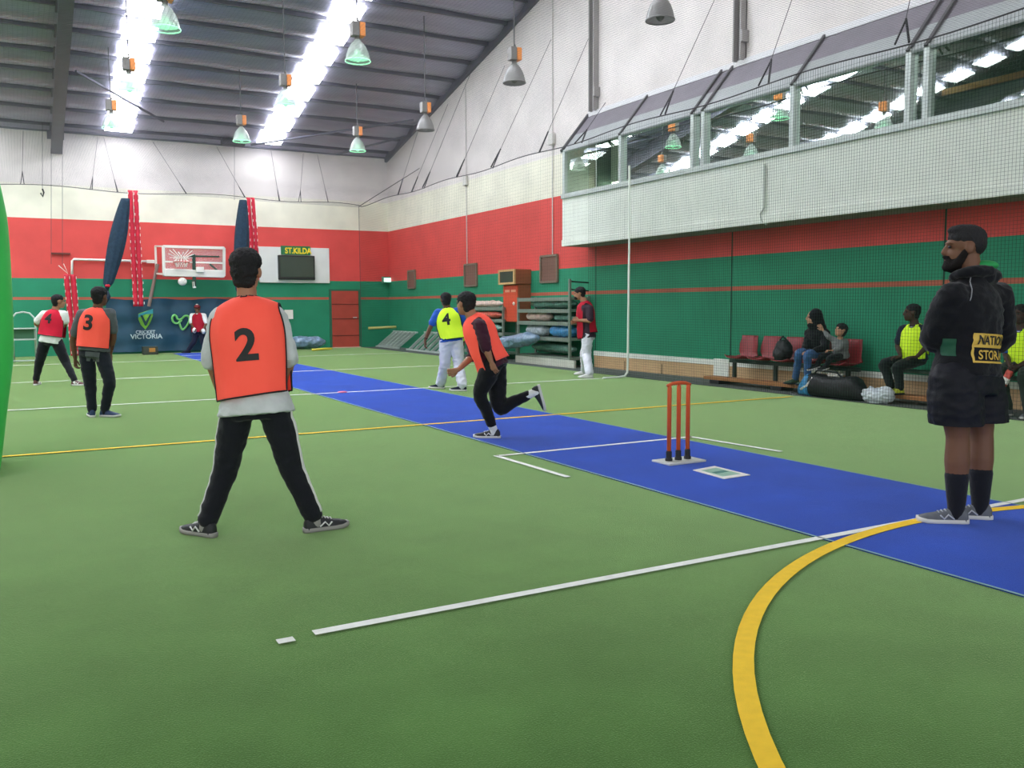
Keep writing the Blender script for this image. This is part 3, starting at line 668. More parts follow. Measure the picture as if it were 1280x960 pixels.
# slatted aluminium sections leaning at the side wall
def slats(A, B, C, n, label):
    """A lower far corner, B lower near corner, C rise vector"""
    A, B, C = V(A), V(B), V(C); t = thing('slatted_section', label, 'barrier section', (A+B)/2, 'slatted metal sections')
    build('rail', MB().bar(A, B, .06, .05), M_al, t); build('rail', MB().bar(A+C, B+C, .06, .05), M_al, t)
    for k in range(n):
        p = A.lerp(B, (k+.5)/n); build('slat', MB().bar(p, p+C, .09, .025, B-A), M_al, t)
    return t
slats((10.75, 28.8, .04), (10.75, 26.75, .04), (.42, -.55, .52), 6, 'slatted white metal section leaning in the room corner')
slats((10.72, 26.0, .04), (10.72, 22.6, .04), (.4, -.5, .55), 8, 'longer slatted grey metal section leaning behind the yellow vest player')
tag(build('yellow_pole', MB().tube([(10.45, 28.75, .66), (11.25, 28.2, .70)], .045, 8), mat('pole_yellow', (190, 186, 110), .5), None, True, at=(10.8, 28.4, .55)), 'short dull yellow pole resting on the corner slatted section', 'pole')
# ================================================================== racks and cabinet by the side wall
M_rack = mat('rack_galvanised', (128, 140, 128), .5, .08, 6, metal=.2)
def rack(y0, y1, x0, x1, zs, h, label, tall_post=None):
    t = thing('storage_rack', label, 'rack', ((x0+x1)/2, (y0+y1)/2, 0))
    for y in (y0, y1):
        for x in (x0, x1):
            hh = tall_post if (tall_post and y == y0 and x == x0) else h
            build('upright', MB().bar((x, y, 0), (x, y, hh), .05, .05, (1, 0, 0)), M_rack, t)
    for z in zs: build('shelf', MB().bb((x0, y0, z-.06), (x1, y1, z)).bb((x0-.02, y0, z-.085), (x0+.01, y1, z)), M_rack, t, bevel=.004)
    return t
RK = rack(16.62, 18.95, 10.78, 11.28, (.22, .66, 1.02, 1.31, 1.58), 1.6, 'tall grey shelf rack of wrapped bundles by the side wall', 1.98)
build('cross_bar', MB().bar((10.78, 16.62, 1.93), (11.28, 16.62, 1.90), .03, .03).bar((10.78, 16.62, 1.75), (11.28, 16.62, 1.72), .03, .03), M_black, RK)
build('foot_board', MB().bb((10.72, 16.35, .0), (10.77, 19.0, .17)), mat('pale_board', (196, 200, 186), .6, .06, 5), RK)
rack(19.95, 22.3, 10.9, 11.3, (.2, .7, 1.05, 1.36), 1.4, 'lower grey shelf rack beyond the orange cabinet')
G = 'wrapped bundles on the racks'
bundle((11.0, 16.75, 1.44), (11.0, 18.65, 1.44), .15, M_plas4, 'dark green wrapped bundle on the top shelf of the tall rack', G, .7)
bundle((11.0, 17.75, 1.14), (11.0, 18.85, 1.14), .14, M_plas3, 'pale pink wrapped bundle on the second shelf of the tall rack', G, .75)
bundle((11.0, 16.75, 1.12), (11.0, 17.6, 1.12), .11, M_plas4, 'dull green wrapped bundle right of the pink one', G, .7)
bundle((11.0, 17.85, .81), (11.0, 18.85, .81), .16, M_plas, 'silvery wrapped bundle on the third shelf of the tall rack', G, .85)
bundle((11.0, 16.72, .81), (11.0, 17.75, .81), .16, M_plas2, 'bright blue wrapped bundle on the third shelf of the tall rack', G, .85)
bundle((11.05, 16.8, .4), (11.05, 18.7, .4), .13, M_plas4, 'dark green bundle on the lowest shelf of the tall rack', G, .8)
bundle((10.98, 20.1, 1.45), (10.98, 22.1, 1.45), .11, M_plas3, 'pale pink wrapped bundle on top of the lower rack', G, .75)
bundle((10.98, 20.1, 1.16), (10.98, 22.1, 1.16), .11, mat('red_wrap', (196, 90, 72), .35, .3, 10, .6, 20), 'reddish wrapped bundle on the second shelf of the lower rack', G, .75)
bundle((10.98, 20.1, .82), (10.98, 22.1, .82), .12, M_plas4, 'green wrapped bundle on the third shelf of the lower rack', G, .75)
bundle((10.5, 19.6, .42), (10.52, 17.6, .66), .19, M_plas5, 'loose slate grey wrapped bundle leaning before the tall rack', None, .8)
bundle((10.5, 20.9, .24), (10.5, 19.95, .24), .22, M_plas5, 'slate grey wrapped bundle on the floor at the end of the tall rack', None, .85)
M_cab = mat('orange_cabinet', (206, 74, 46), .5, .06, 3); M_cabs = mat('cabinet_brown_side', (150, 84, 56), .6, .08, 4)
t = thing('wall_cabinet', 'orange red cabinet fixed on the side wall behind the tall rack', 'cabinet', (11.18, 19.6, .98))
build('cabinet_body', MB().bb((11.0, 19.32, .98), (WX, 20.1, 1.93)), M_cabs, t, bevel=.008)
dd = build('door', MB().bb((10.975, 19.34, 1.0), (11.0, 20.08, 1.91)), M_cab, t, bevel=.006)
build('knob', MB().ell((10.96, 19.5, 1.45), (.03, .045, .045)), M_wpl, dd, True)
build('lettering', MB().bb((10.97, 19.74, 1.74), (10.976, 19.98, 1.80)), mat('faded_letter', (232, 160, 130), .6), dd)
build('lettering', MB().bb((10.97, 19.42, 1.74), (10.976, 19.66, 1.80)), MATS['faded_letter'], dd)
t = thing('screen_box', 'timber box with a dark screen sitting on the orange cabinet', 'screen', (11.13, 19.7, 1.93))
M_ply = mat('plywood', (196, 158, 104), .6, .1, 6, stretch=(1, 6, 1))
build('case', MB().bb((10.9, 19.3, 1.935), (WX, 20.15, 2.31)), M_cabs, t, bevel=.008)
mb = MB(); mb.bb((10.87, 19.3, 1.935), (10.91, 20.15, 1.985)); mb.bb((10.87, 19.3, 2.26), (10.91, 20.15, 2.31)); mb.bb((10.87, 19.3, 1.985), (10.91, 19.37, 2.26)); mb.bb((10.87, 20.08, 1.985), (10.91, 20.15, 2.26))
build('front_frame', mb, M_ply, t); build('screen', MB().bb((10.885, 19.37, 1.985), (10.905, 20.08, 2.26)), MATS['screen_glass'], t)
for k, (y0, y1, z0, z1, lb) in enumerate(((22.28, 23.04, 1.97, 2.58, 'middle'), (18.02, 18.79, 1.97, 2.60, 'nearest'), (26.69, 27.28, 2.0, 2.56, 'farthest'))):
    t = thing('wall_vent', 'greyish square vent grille on the side wall, %s of three' % lb, 'vent', (WX-.02, (y0+y1)/2, z0), 'vent grilles on the side wall')
    fr = MB()
    for a, b in (((y0, z0), (y1, z0)), ((y0, z1), (y1, z1)), ((y0, z0), (y0, z1)), ((y1, z0), (y1, z1))): fr.bar((WX-.03, a[0], a[1]), (WX-.03, b[0], b[1]), .05, .05, (1, 0, 0))
    build('frame', fr, mat('vent_frame', (126, 112, 96), .6), t); mb = MB()
    for z in [z0+.06*j for j in range(1, int((z1-z0)/.06))]: mb.bb((WX-.03, y0, z-.012), (WX-.02, y1, z+.012))
    mb.bb((WX-.015, y0, z0), (WX-.008, y1, z1)); build('grille', mb, mat('vent_grille', (132, 96, 84), .7), t)
for yy, (z, lb) in ((22.9, (5.15, 'left')), (18.25, (5.0, 'right'))):
    p = V((WX-.05, yy, 5.35 if lb == 'right' else 4.95)); t = thing('wall_junction_box', 'pale junction box and conduit on the upper side wall, %s one' % lb, 'junction box', p)
    build('box_body', MB().box(p, (.08, .22, .26)), mat('pale_grey', (206, 202, 196), .6), t, bevel=.01)
    build('conduit', MB().tube([(WX-.02, yy, 2.6), (WX-.02, yy, roofz(yy)-.4)], .014, 6), MATS['pale_grey'], t)
# ================================================================== seats behind the net
M_seat = mat('red_seat_shell', (142, 44, 50), .4, .06, 5); M_leg = mat('dark_green_leg', (26, 44, 38), .5)
SX = 11.0
t = thing('seat_row', 'row of five dark red moulded seats on a steel beam behind the net', 'seating', (SX, 10.4, 0))
build('beam', MB().bar((SX+.02, 11.75, .40), (SX+.02, 9.0, .40), .07, .06), M_leg, t)
for y in (11.65, 10.68, 9.2):
    build('leg', MB().bar((SX+.02, y, 0.05), (SX+.02, y, .4), .06, .05, (1, 0, 0)).bar((SX-.07, y, .03), (SX+.25, y, .03), .06, .05), M_leg, t)
for y in (11.45, 10.93, 10.41, 9.86, 9.28):
    rows = []
    prof = [(-.24, .475), (-.23, .462), (-.12, .445), (.02, .435), (.1, .45), (.15, .50), (.175, .58), (.19, .70), (.215, .80), (.225, .85)]
    for (dx, z) in prof:
        k = 1.0 if z < .8 else .9
        rows.append([V((SX+dx-.0+.03*abs(u)**2*(1 if z > .5 else -1)*(-1), y+u*.215*k, z+(.045*abs(u)**3 if z < .5 else 0))) for u in [-1+2*j/12 for j in range(13)]])
    o = build('seat', MB().loft(rows, closed=False), M_seat, t, True); sd = o.modifiers.new('s', 'SOLIDIFY'); sd.thickness = .012
M_plank = mat('timber_plank', (164, 112, 66), .6, .12, 4, .1, 20, stretch=(1, .2, 1))
t = thing('low_bench', 'long low timber plank on black feet along the floor behind the net', 'bench', (10.78, 9.6, 0))
build('plank', MB().bb((10.66, 6.6, .07), (10.9, 12.05, .125)), M_plank, t, bevel=.006)
for y in (11.75, 10.3, 8.9, 7.2): build('foot', MB().bb((10.64, y-.12, 0.005), (10.92, y+.12, .07)), M_black, t, bevel=.01)
t = thing('bench', 'long plain bench with pale end panels where the two yellow vest players sit', 'bench', (11.06, 7.0, 0))
build('seat_plank', MB().bb((10.93, 5.7, .41), (11.24, 8.55, .45)), mat('bench_dark', (44, 66, 54), .6), t, bevel=.006)
for y in (7.72, 5.95): build('leg', MB().bb((10.97, y-.03, .005), (11.2, y+.03, .41)), mat('bench_pale', (170, 164, 140), .6), t, bevel=.006)
M_bk = mat('black_nylon', (22, 24, 28), .6, .2, 8, .4, 30)
t = thing('backpack', 'black backpack resting on the third red seat', 'bag', (10.92, 10.42, .46))
mb = MB(); mb.ell((10.92, 10.42, .63), (.13, .17, .19)); mb.ell((10.83, 10.42, .58), (.09, .13, .12)); mb.ell((10.97, 10.5, .66), (.1, .12, .15))
fromme('bag_body', remesh(mb, .015, 3, .012, 9), M_bk, t); build('strap', MB().tube([(10.92, 10.34, .8), (10.9, 10.42, .87), (10.92, 10.5, .8)], .014, 6), M_bk, t)
# sports bag on the floor
a, b = gnd(1040, 497), gnd(1090, 497); a.x = b.x = 10.62; ya, yb = 9.62, 8.45
t = thing('sports_bag', 'black sports bag with a blue end and white stripe on the floor', 'bag', (10.55, (ya+yb)/2, 0))
rings = []
for k in range(17):
    u = k/16; y = ya+(yb-ya)*u; rr = .3+.7*min(1, 5*min(u, 1-u)+.25); w2 = .17*rr; h2 = .33*rr*(1+.05*math.sin(u*9))
    rings.append([V((10.50+w2*(abs(math.cos(q))**.7)*(1 if math.cos(q) > 0 else -1), y, .005+h2*.5+h2*.5*(abs(math.sin(q))**.7)*(1 if math.sin(q) > 0 else -1))) for q in [2*math.pi*j/24 for j in range(24)]])
build('bag_body', MB().loft(rings), M_bk, t, True)
M_bb = mat('bag_blue', (60, 140, 190), .5, .3, 6)
rings = []
for k in range(7):
    u = k/6*.22; y = ya+.012+(yb-ya)*u; rr = .3+.7*min(1, 5*min(u, 1-u)+.25); w2 = .175*rr+.004; h2 = .34*rr
    rings.append([V((10.50+w2*(abs(math.cos(q))**.7)*(1 if math.cos(q) > 0 else -1), y, .003+h2*.5+h2*.5*(abs(math.sin(q))**.7)*(1 if math.sin(q) > 0 else -1))) for q in [2*math.pi*j/24 for j in range(24)]])
build('blue_end', MB().loft(rings), M_bb, t, True)
build('white_stripe', MB().tube([(10.34, 9.5, .1), (10.335, 9.38, .17), (10.37, 9.3, .29)], .022, 6).tube([(10.47, 9.1, .345), (10.47, 8.85, .345)], .028, 6), M_wpl, t, True)
build('handle', MB().tube([(10.42, 9.35, .32), (10.40, 9.25, .40), (10.40, 8.9, .40), (10.42, 8.8, .32)], .014, 6), M_bk, t)
p = gnd(1105, 497); p.x = 10.55; p.y = 8.12
mb = MB(); mb.ell((10.46, 8.26, .1), (.13, .2, .11)); mb.ell((10.47, 8.1, .13), (.1, .13, .12)); mb.ell((10.45, 8.34, .12), (.1, .12, .1))
t = thing('plastic_bag', 'crumpled white plastic bag on the floor at the seated player\'s feet', 'bag', (10.46, 8.22, 0))
fromme('bag_body', remesh(mb, .014, 2, .03, 11), mat('white_film', (212, 220, 226), .35, .12, 9, .5, 25), t)
# ================================================================== stumps and base plates
M_ost = mat('orange_stump', (222, 92, 40), .4, .05, 10); M_plate = mat('pale_metal_plate', (206, 208, 202), .4, .05, 10)
t = thing('stumps', 'orange sprung cricket stumps on a metal base on the blue pitch', 'stumps', (5.03, 6.0, .006))
build('base_plate', MB().prism([(4.83, 5.87, .006), (5.24, 5.87, .006), (5.24, 6.12, .006), (4.83, 6.12, .006)], (0, 0, .018)), M_plate, t, bevel=.004)
for x in (4.925, 5.03, 5.135):
    s = build('stump', MB().lathe([(.019, .09), (.019, .66), (.016, .685), (.004, .69)], (x, 6.0, 0), 18, True), M_ost, t, True)
    build('spring_base', MB().lathe([(.032, .02), (.032, .045), (.024, .05), (.027, .06), (.024, .068), (.027, .078), (.024, .086), (.027, .096), (.024, .105), (.021, .112)], (x, 6.0, 0), 16, True), M_black, s, True)
build('bail', MB().tube([(4.9, 6.0, .685), (4.96, 6.0, .702), (5.03, 6.0, .706), (5.1, 6.0, .702), (5.16, 6.0, .685)], [.013, .016, .017, .016, .013], 10), M_ost, t, True)
t = thing('pitch_marker', 'flat white square panel with a green print on the blue pitch', 'panel', (5.01, 5.45, .006))
cs = [gnd(*q, .008) for q in ((905, 599), (938, 594), (893, 583), (866, 588))]; cen = sum(cs, V((0, 0, 0)))/4
def inset(f, z): return [cen.lerp(c, f)+V((0, 0, z)) for c in cs]
build('panel', MB().prism(inset(1, -.001), (0, 0, .006)), M_wpl, t, bevel=.002); build('printed_area', MB().prism(inset(.68, .005), (0, 0, .0012)), mat('print_green', (150, 190, 168), .5, .1, 20), t)
q = inset(.5, .0065); build('printed_stripe', MB().prism([q[0].lerp(q[3], .36), q[1].lerp(q[2], .36), q[1].lerp(q[2], .64), q[0].lerp(q[3], .64)], (0, 0, .001)), mat('print_dark', (62, 122, 112), .5), t)
# small marker on the halfway line, specks on the floor
p = gnd(428, 491); tag(build('pink_marker', MB().lathe([(.08, .008), (.07, .02), (.03, .026), (.004, .027)], (p.x, p.y, 0), 16, True), mat('pink_plastic', (226, 100, 130), .5), None, True, at=(p.x, p.y, .008)), 'small flat pink marker on the blue pitch by the white line', 'marker')
# ================================================================== padded green curtain edge at the left
M_pad = mat('bright_green_vinyl', (66, 208, 96), .45, .05, 2, .1, 4)
pts = [V((-.41, 9.15, .0)), V((-.35, 9.15, .5)), V((-.285, 9.15, 1.0)), V((-.27, 9.15, 1.7)), V((-.275, 9.15, 2.2)), V((-.32, 9.15, 2.55)), V((-.44, 9.15, 2.78))]
P2, R2 = crom(pts, [.22, .235, .24, .24, .235, .21, .1], 5)
rings = []
for c, r in zip(P2, R2): rings.append([c+V((r*math.cos(q), r*math.sin(q)*.8-(0 if math.sin(q) > -.1 else .8), 0)) for q in [2*math.pi*j/26 for j in range(26)]])
tag(build('padded_curtain', MB().loft(rings), M_pad, None, True, at=(-.47, 8, 0)), 'bright green padded vinyl curtain edge standing at the far left', 'padding')
# ================================================================== people
M_sk = {'light': mat('skin_light', (196, 148, 120), .55, .06, 12, spec=.35), 'tan': mat('skin_tan', (166, 118, 92), .55, .06, 12, spec=.35), 'brown': mat('skin_brown', (112, 76, 58), .55, .06, 12, spec=.35), 'dark': mat('skin_dark', (74, 52, 44), .55, .06, 12, spec=.35)}
M_hair = mat('black_hair', (20, 18, 22), .8, .25, 30, .9, 130, stretch=(1, 1, .35))
M_eye = mat('eye_dark', (30, 24, 22), .3)
def resolve(p, t):
    if isinstance(p, V): return p
    return dep(p[0], p[1], t+(p[2] if len(p) > 2 else 0))
class Fig:
    """joints, and the smooth frame of the spine"""
    def __init__(s, label, t, h, j, look, heelL, dirL, heelR, dirR, bulk=1.0, hs=1.0, skin='tan', vox=.009, upL=UP, upR=UP, footscale=1.0, group=None, rootz=0):
        s.t, s.h, s.bulk, s.vox = t, h, bulk, vox; s.s = h/1.75; s.hs = hs*1.05*(.5+.5*s.s)
        s.j = {k: resolve(p, t) for k, p in j.items()}
        J = s.j; s.skin = M_sk[skin]
        s.pel = (J['hipL']+J['hipR'])/2; s.nk = J['neck']
        s.latp = (J['hipR']-J['hipL']).normalized(); s.lats = (J['shR']-J['shL']).normalized()
        s.feet = {}; s.fs = footscale
        for k, hl, d, u in (('L', heelL, dirL, upL), ('R', heelR, dirR, upR)):
            hl = resolve(hl, t); d = V(d).normalized(); u = (V(u)-d*V(u).dot(d)).normalized(); s.feet[k] = (hl, d, u)
            s.j['an'+k] = hl+d*.065*s.s+u*.085*s.s
        s.look = V(look).normalized()
        zz = rootz if rootz else 0
        s.root = thing('person', label, 'person', (s.pel.x, s.pel.y, zz), group)
        s.extra = MB()
    def fr(s, k):
        kk = max(0, min(1, k)); lat = s.latp.lerp(s.lats, kk).normalized(); up = (s.nk-s.pel).normalized()
        lat = (lat-up*lat.dot(up)).normalized(); return s.pel+(s.nk-s.pel)*k, lat, up.cross(lat), up
    ST = [(-.24, .12, .085), (-.1, .163, .112), (.08, .162, .11), (.3, .145, .1), (.5, .157, .112), (.7, .168, .115), (.84, .16, .095), (.93, .105, .075), (1.0, .062, .062), (1.1, .055, .058)]
    def torso(s, mb, k0, k1, inf=0.0, n=2.3, bot=0.0, belly=0.0):
        st = s.ST; rings = []; N = 18
        for i in range(N+1):
            k = k0+(k1-k0)*i/N
            for a in range(len(st)-1):
                if st[a][0] <= k <= st[a+1][0] or a == len(st)-2: break
            f = (k-st[a][0])/(st[a+1][0]-st[a][0]); f = max(0, min(1, f))
            w = (st[a][1]+(st[a+1][1]-st[a][1])*f)*s.s*s.bulk+inf; d = (st[a][2]+(st[a+1][2]-st[a][2])*f)*s.s*s.bulk+inf
            if k < .25: w += bot*(.25-k); d += bot*(.25-k)
            c, lat, fro, up = s.fr(k); c = c+fro*(belly*math.exp(-((k-.25)/.25)**2)*.5)
            d += belly*math.exp(-((k-.25)/.25)**2)*.5
            rings.append([c+lat*(w*math.copysign(abs(math.cos(q))**(2/n), math.cos(q)))+fro*(d*math.copysign(abs(math.sin(q))**(2/n), math.sin(q))) for q in [2*math.pi*m/28 for m in range(28)]])
        mb.loft(rings)
    def arm(s, mb, sd, f1, r, inf=0.0):
        J = s.j; a, b, c = J['sh'+sd], J['el'+sd], J['wr'+sd]; k = s.s*(.5+.5*s.bulk)
        P = [(a, r[0]*k+inf), (a.lerp(b, .45), r[1]*k+inf), (b, r[2]*k+inf), (b.lerp(c, .35), r[3]*k+inf), (c, r[4]*k+inf)]
        ts = [0, .45, 1, 1.35, 2.0]; out = []
        for i, (p, q) in enumerate(P):
            if ts[i] <= f1: out.append((p, q))
            else:
                g = (f1-ts[i-1])/(ts[i]-ts[i-1]); out.append((P[i-1][0].lerp(p, g), P[i-1][1]+(q-P[i-1][1])*g)); break
        mb.limb(out)
    def leg(s, mb, sd, f1, r, inf=0.0):
        J = s.j; a, b, c = J['hip'+sd], J['kn'+sd], J['an'+sd]; k = s.s*s.bulk
        P = [(a, r[0]*k+inf), (a.lerp(b, .4), r[1]*k+inf), (b, r[2]*k+inf), (b.lerp(c, .35), r[3]*k+inf), (c, r[4]*k+inf)]
        ts = [0, .4, 1, 1.35, 2.0]; out = []
        for i, (p, q) in enumerate(P):
            if ts[i] <= f1: out.append((p, q))
            else:
                g = (f1-ts[i-1])/(ts[i]-ts[i-1]); out.append((P[i-1][0].lerp(p, g), P[i-1][1]+(q-P[i-1][1])*g)); break
        mb.limb(out)
    def headframe(s):
        f = s.look; u = (UP-f*UP.dot(f)).normalized(); return s.j['head'], f.cross(u), f, u
    def hand(s, mb, sd, d, n, curl, k=1.0):
        w = s.j['wr'+sd]; d = V(d).normalized(); n = V(n); n = (n-d*n.dot(d)).normalized(); th = d.cross(n) if sd == 'R' else n.cross(d); k *= (.4+.6*s.s)
        for o in (-.022, 0, .022): mb.limb([(w-d*.01*k, .018*k), (w+d*.045*k+th*o*k*.9, .0165*k), (w+d*.088*k+th*o*k, .0125*k)], 10)
        mb.limb([(w+d*.02*k, .016*k), (w+d*.045*k+th*.03*k+n*.006*k, .013*k)], 10)
        for i, (o, L) in enumerate(((.031, .070), (.0105, .078), (-.0105, .072), (-.030, .056))):
            p = w+d*.078*k+th*o*k; a = .25*curl; pr = [(p, .0098*k)]
            for fr_, rr in ((.45, .0092), (.3, .0086), (.25, .0074)):
                v = d*math.cos(a)+n*math.sin(a)+th*(o*1.2); p = p+v.normalized()*L*fr_*k*1.05; pr.append((p, rr*k)); a += .75*curl
            s.extra.limb(pr, 8)
        p = w+d*.03*k+th*.026*k; v = (d*.75+th*.62+n*.3).normalized(); v2 = (d*.92+th*.2+n*.35*curl).normalized()
        s.extra.limb([(p, .0125*k), (p+v*.038*k, .0115*k), (p+v*.038*k+v2*.036*k, .009*k)], 8)
    def body(s, hands, eyes=True, nose=1.0, hide_legs=False):
        mb = MB(); J = s.j; k = s.s
        s.torso(mb, -.10, 1.1)
        for sd in 'LR':
            mb.limb([(s.nk-s.fr(1)[3]*.015*k, .05*k), (J['sh'+sd].lerp(s.nk, .35)-s.fr(1)[3]*.004, .05*k), (J['sh'+sd], .05*k)])
            s.arm(mb, sd, 2, (.055, .047, .039, .040, .026)); s.leg(mb, sd, 2, (.085, .078, .055, .060, .035))
            hl, d, u = s.feet[sd]; mb.limb([(J['an'+sd], .034*k), (hl+d*.10*k+u*.045*k, .026*k), (hl+d*.18*k+u*.034*k, .017*k)])
        c, r, f, u = s.headframe(); q = s.hs; ax = (r, f, u)
        mb.limb([(s.fr(.93)[0], .062*k), (s.nk.lerp(c, .5)-f*.008, .059*k*(.5+.5*s.bulk)), (c-u*.03-f*.012, .06*q)])
        mb.ell(c+u*.03*q-f*.008*q, (.077*q, .098*q, .09*q), ax); mb.ell(c+f*.022*q-u*.035*q, (.061*q, .076*q, .08*q), ax)
        mb.ell(c+f*.058*q-u*.088*q, (.03*q, .034*q, .026*q), ax)
        mb.limb([(c+f*.09*q+u*.018*q, .011*q), (c+f*.107*q*nose-u*.018*q, .0155*q), (c+f*.1*q-u*.026*q, .014*q)], 10)
        mb.ell(c+f*.09*q-u*.058*q, (.025*q, .014*q, .007*q), ax); mb.ell(c+f*.088*q-u*.069*q, (.022*q, .014*q, .008*q), ax)
        mb.ell(c+f*.084*q+u*.032*q, (.05*q, .016*q, .009*q), ax)
        for g in (-1, 1): mb.ell(c+r*g*.078*q-f*.005*q, (.013*q, .024*q, .034*q), ax)
        for sd in 'LR':
            hd = hands.get(sd)
            if hd: s.hand(mb, sd, *hd)
        o = fromme('body', remesh(mb, s.vox, 3), s.skin, s.root, s.extra); s.bodyo = o
        if eyes:
            for g in (-1, 1): build('eye', MB().ell(c+r*g*.032*q+f*.086*q+u*.01*q, (.014*q, .009*q, .008*q), ax, 10, 6), M_eye, s.root, True)
        return o
    def hair(s, m=None, vol=1.0, nape=1.0, top=0.0, front=0.0):
        c, r, f, u = s.headframe(); q = s.hs; ax = (r, f, u); mb = MB()
        mb.ell(c+u*(.05+top)*q-f*(.016-front)*q, (.087*q*vol, .102*q*vol, .078*q*vol), ax)
        mb.ell(c+u*.012*q-f*.042*q, (.075*q*vol, .070*q*vol, .078*q*nape), ax)
        mb.ell(c-u*.045*q*nape-f*.05*q, (.064*q*vol, .045*q*vol, .05*q), ax)
        if top: mb.ell(c+u*(.09+top)*q+f*.02*q, (.066*q, .085*q, .045*q), ax)
        o = fromme('hair', remesh(mb, .009, 2, .009*vol, 34), m or M_hair, s.root); return o
    def shirt(s, m, hem=.0, sleeve=.9, inf=.018, sr=(.066, .06, .056, .053, .04), wr=.007, bot=.06, belly=0.0, name='shirt', top=.97, vox=None, parts=None):
        mb = MB(); s.torso(mb, hem, top, inf, 2.4, bot, belly)
        for sd in 'LR':
            mb.limb([(s.fr(.86)[0], .085*s.s), (s.j['sh'+sd], sr[0]*s.s)]); mb.limb([(s.nk-s.fr(1)[3]*.03*s.s, .055*s.s), (s.j['sh'+sd], .058*s.s)])
            s.arm(mb, sd, sleeve if not isinstance(sleeve, dict) else sleeve[sd], sr)
        if parts: parts(mb)
        o = fromme(name, remesh(mb, vox or s.vox+.002, 4, wr, 9, s.t), m, s.root); s.shirto = o; return o
    def pants(s, m, to=1.93, r=(.098, .094, .076, .07, .058), wr=.008, top=.16, inf=.014, name='trousers', vox=None, cut=None):
        mb = MB(); s.torso(mb, -.12, top, inf, 2.3)
        for sd in 'LR': s.leg(mb, sd, to, r)
        me = remesh(mb, vox or s.vox+.002, 4, wr, 8, s.t+3)
        if cut:
            bm = bmesh.new(); bm.from_mesh(me); r_ = bmesh.ops.bisect_plane(bm, geom=bm.verts[:]+bm.edges[:]+bm.faces[:], plane_co=cut[0], plane_no=cut[1], clear_outer=True)
            bmesh.ops.holes_fill(bm, edges=[e for e in bm.edges if e.is_boundary]); bm.to_mesh(me); bm.free()
        o = fromme(name, me, m, s.root); s.pantso = o; return o
    def shoe(s, sd, m_up, m_sole, m_acc=None, sock=None, sockto=1.85):
        hl, d, u = s.feet[sd]; k = s.fs*(.35+.65*s.s); L = .285*k; sx = d.cross(u); R = []; S = []
        for (y, w, hgt) in ((0, .022, .07), (.05, .035, .098), (.18, .038, .104), (.33, .039, .1), (.48, .043, .082), (.66, .05, .066), (.83, .048, .056), (.94, .038, .048), (1, .02, .034)):
            R.append([hl+d*y*L+sx*(w*k*math.copysign(abs(math.cos(a))**.8, math.cos(a)))+u*(.02*k+max(0, math.sin(a))**.75*(hgt-.02)*k-(.004 if math.sin(a) < 0 else 0)) for a in [2*math.pi*q/22 for q in range(22)]])
        for (y, w) in ((-.03, .016), (.0, .03), (.1, .038), (.3, .04), (.48, .044), (.66, .053), (.83, .053), (.95, .043), (1.015, .024)):
            lift = max(0, y-.8)*.05
            S.append([hl+d*y*L+sx*(w*k*a)+u*(lift+z*k) for a, z in ((1, .004), (1.03, .016), (.98, .03), (-.98, .03), (-1.03, .016), (-1, .004), (-.6, .0), (.6, .0))])
        sh = build('shoe', MB().loft(R), m_up, s.root, True); build('sole', MB().loft(S), m_sole, sh, True)
        if m_acc:
            mb = MB()
            for g in (-1, 1):
                mb.tube([hl+d*L*.3+sx*g*.043*k+u*.035*k, hl+d*L*.42+sx*g*.043*k+u*.062*k, hl+d*L*.5+sx*g*.045*k+u*.035*k, hl+d*L*.58+sx*g*.044*k+u*.058*k], .0055*k, 6)
            build('side_mark', mb, m_acc, sh, True)
            mb = MB()
            for y in (.38, .45, .52, .59): mb.tube([hl+d*L*y-sx*.022*k+u*(.098-.075*(y-.25))*k*.95, hl+d*L*(y+.01)+u*(.104-.08*(y-.25))*k, hl+d*L*y+sx*.022*k+u*(.098-.075*(y-.25))*k*.95], .004*k, 5)
            build('laces', mb, m_acc, sh, True)
        if sock:
            an, kn = s.j['an'+sd], s.j['kn'+sd]; top = an.lerp(kn, sockto)
            rad = lambda g: (.035+.025*g/.65)*s.s*s.bulk+.006; build('sock', MB().limb([(hl+d*.075*k+u*.05*k, .042*k)]+[(an.lerp(kn, g), rad(g)) for g in (.04, sockto*.5, sockto)]), sock, s.root, True)
    def vest(s, m, pipe=None, hem=.02, w=(.21, .205, .20, .19, .18), d=1.0, num=None, nsize=.25, ncol=None, nk=.62, gap=.0, pr=.005, tilt=0.0, hemf=None, sway=0.0, nx=0.0):
        k = s.s*(.4+.6*s.bulk); w = [x*k for x in w]; hf = hem if hemf is None else hemf
        Vst = [(hf, .172, w[0]), (.22, .166, w[1]), (.46, .166, w[2]), (.7, .158, w[3]), (.89, .125, w[4]), (1.02, .05, w[4]*.96), (1.035, -.055, w[4]*.96), (.92, -.130, w[4]), (.7, -.162, w[3]), (.46, -.158, w[2]), (.22, -.158, w[1]), (hem, -.165, w[0])]
        vp, _ = crom([V(a) for a in Vst], [0]*len(Vst), 4); NU = 24; grid = []
        for i, (kk, fd, ww) in enumerate(vp):
            row = []
            for a in range(NU+1):
                U = -1+2*a/NU; c, lat, fro, up = s.fr(kk)
                prof = max(.12, (1-abs(U)**2.6))**.5
                p = c+lat*(U*ww)+fro*(fd*k*d*prof)
                if kk > .8: p = p-up*(abs(U)**1.5*.055*k*(kk-.8)/.2)
                else: p = p+up*(tilt*U*(.8-kk))-UP*0
                low = max(0, .45-kk)
                p = p+(fro if fd > 0 else -fro)*(.012*math.sin(U*7+s.t)*low*2+.02*low)+lat*sway*low
                q = p*7; p = p+(fro if fd > 0 else -fro)*(.014*noise.noise(V((q.x, q.y, q.z*.5)))+.006*noise.noise(V((q.x*3, q.y*3, q.z*.8+s.t))))
                row.append(p)
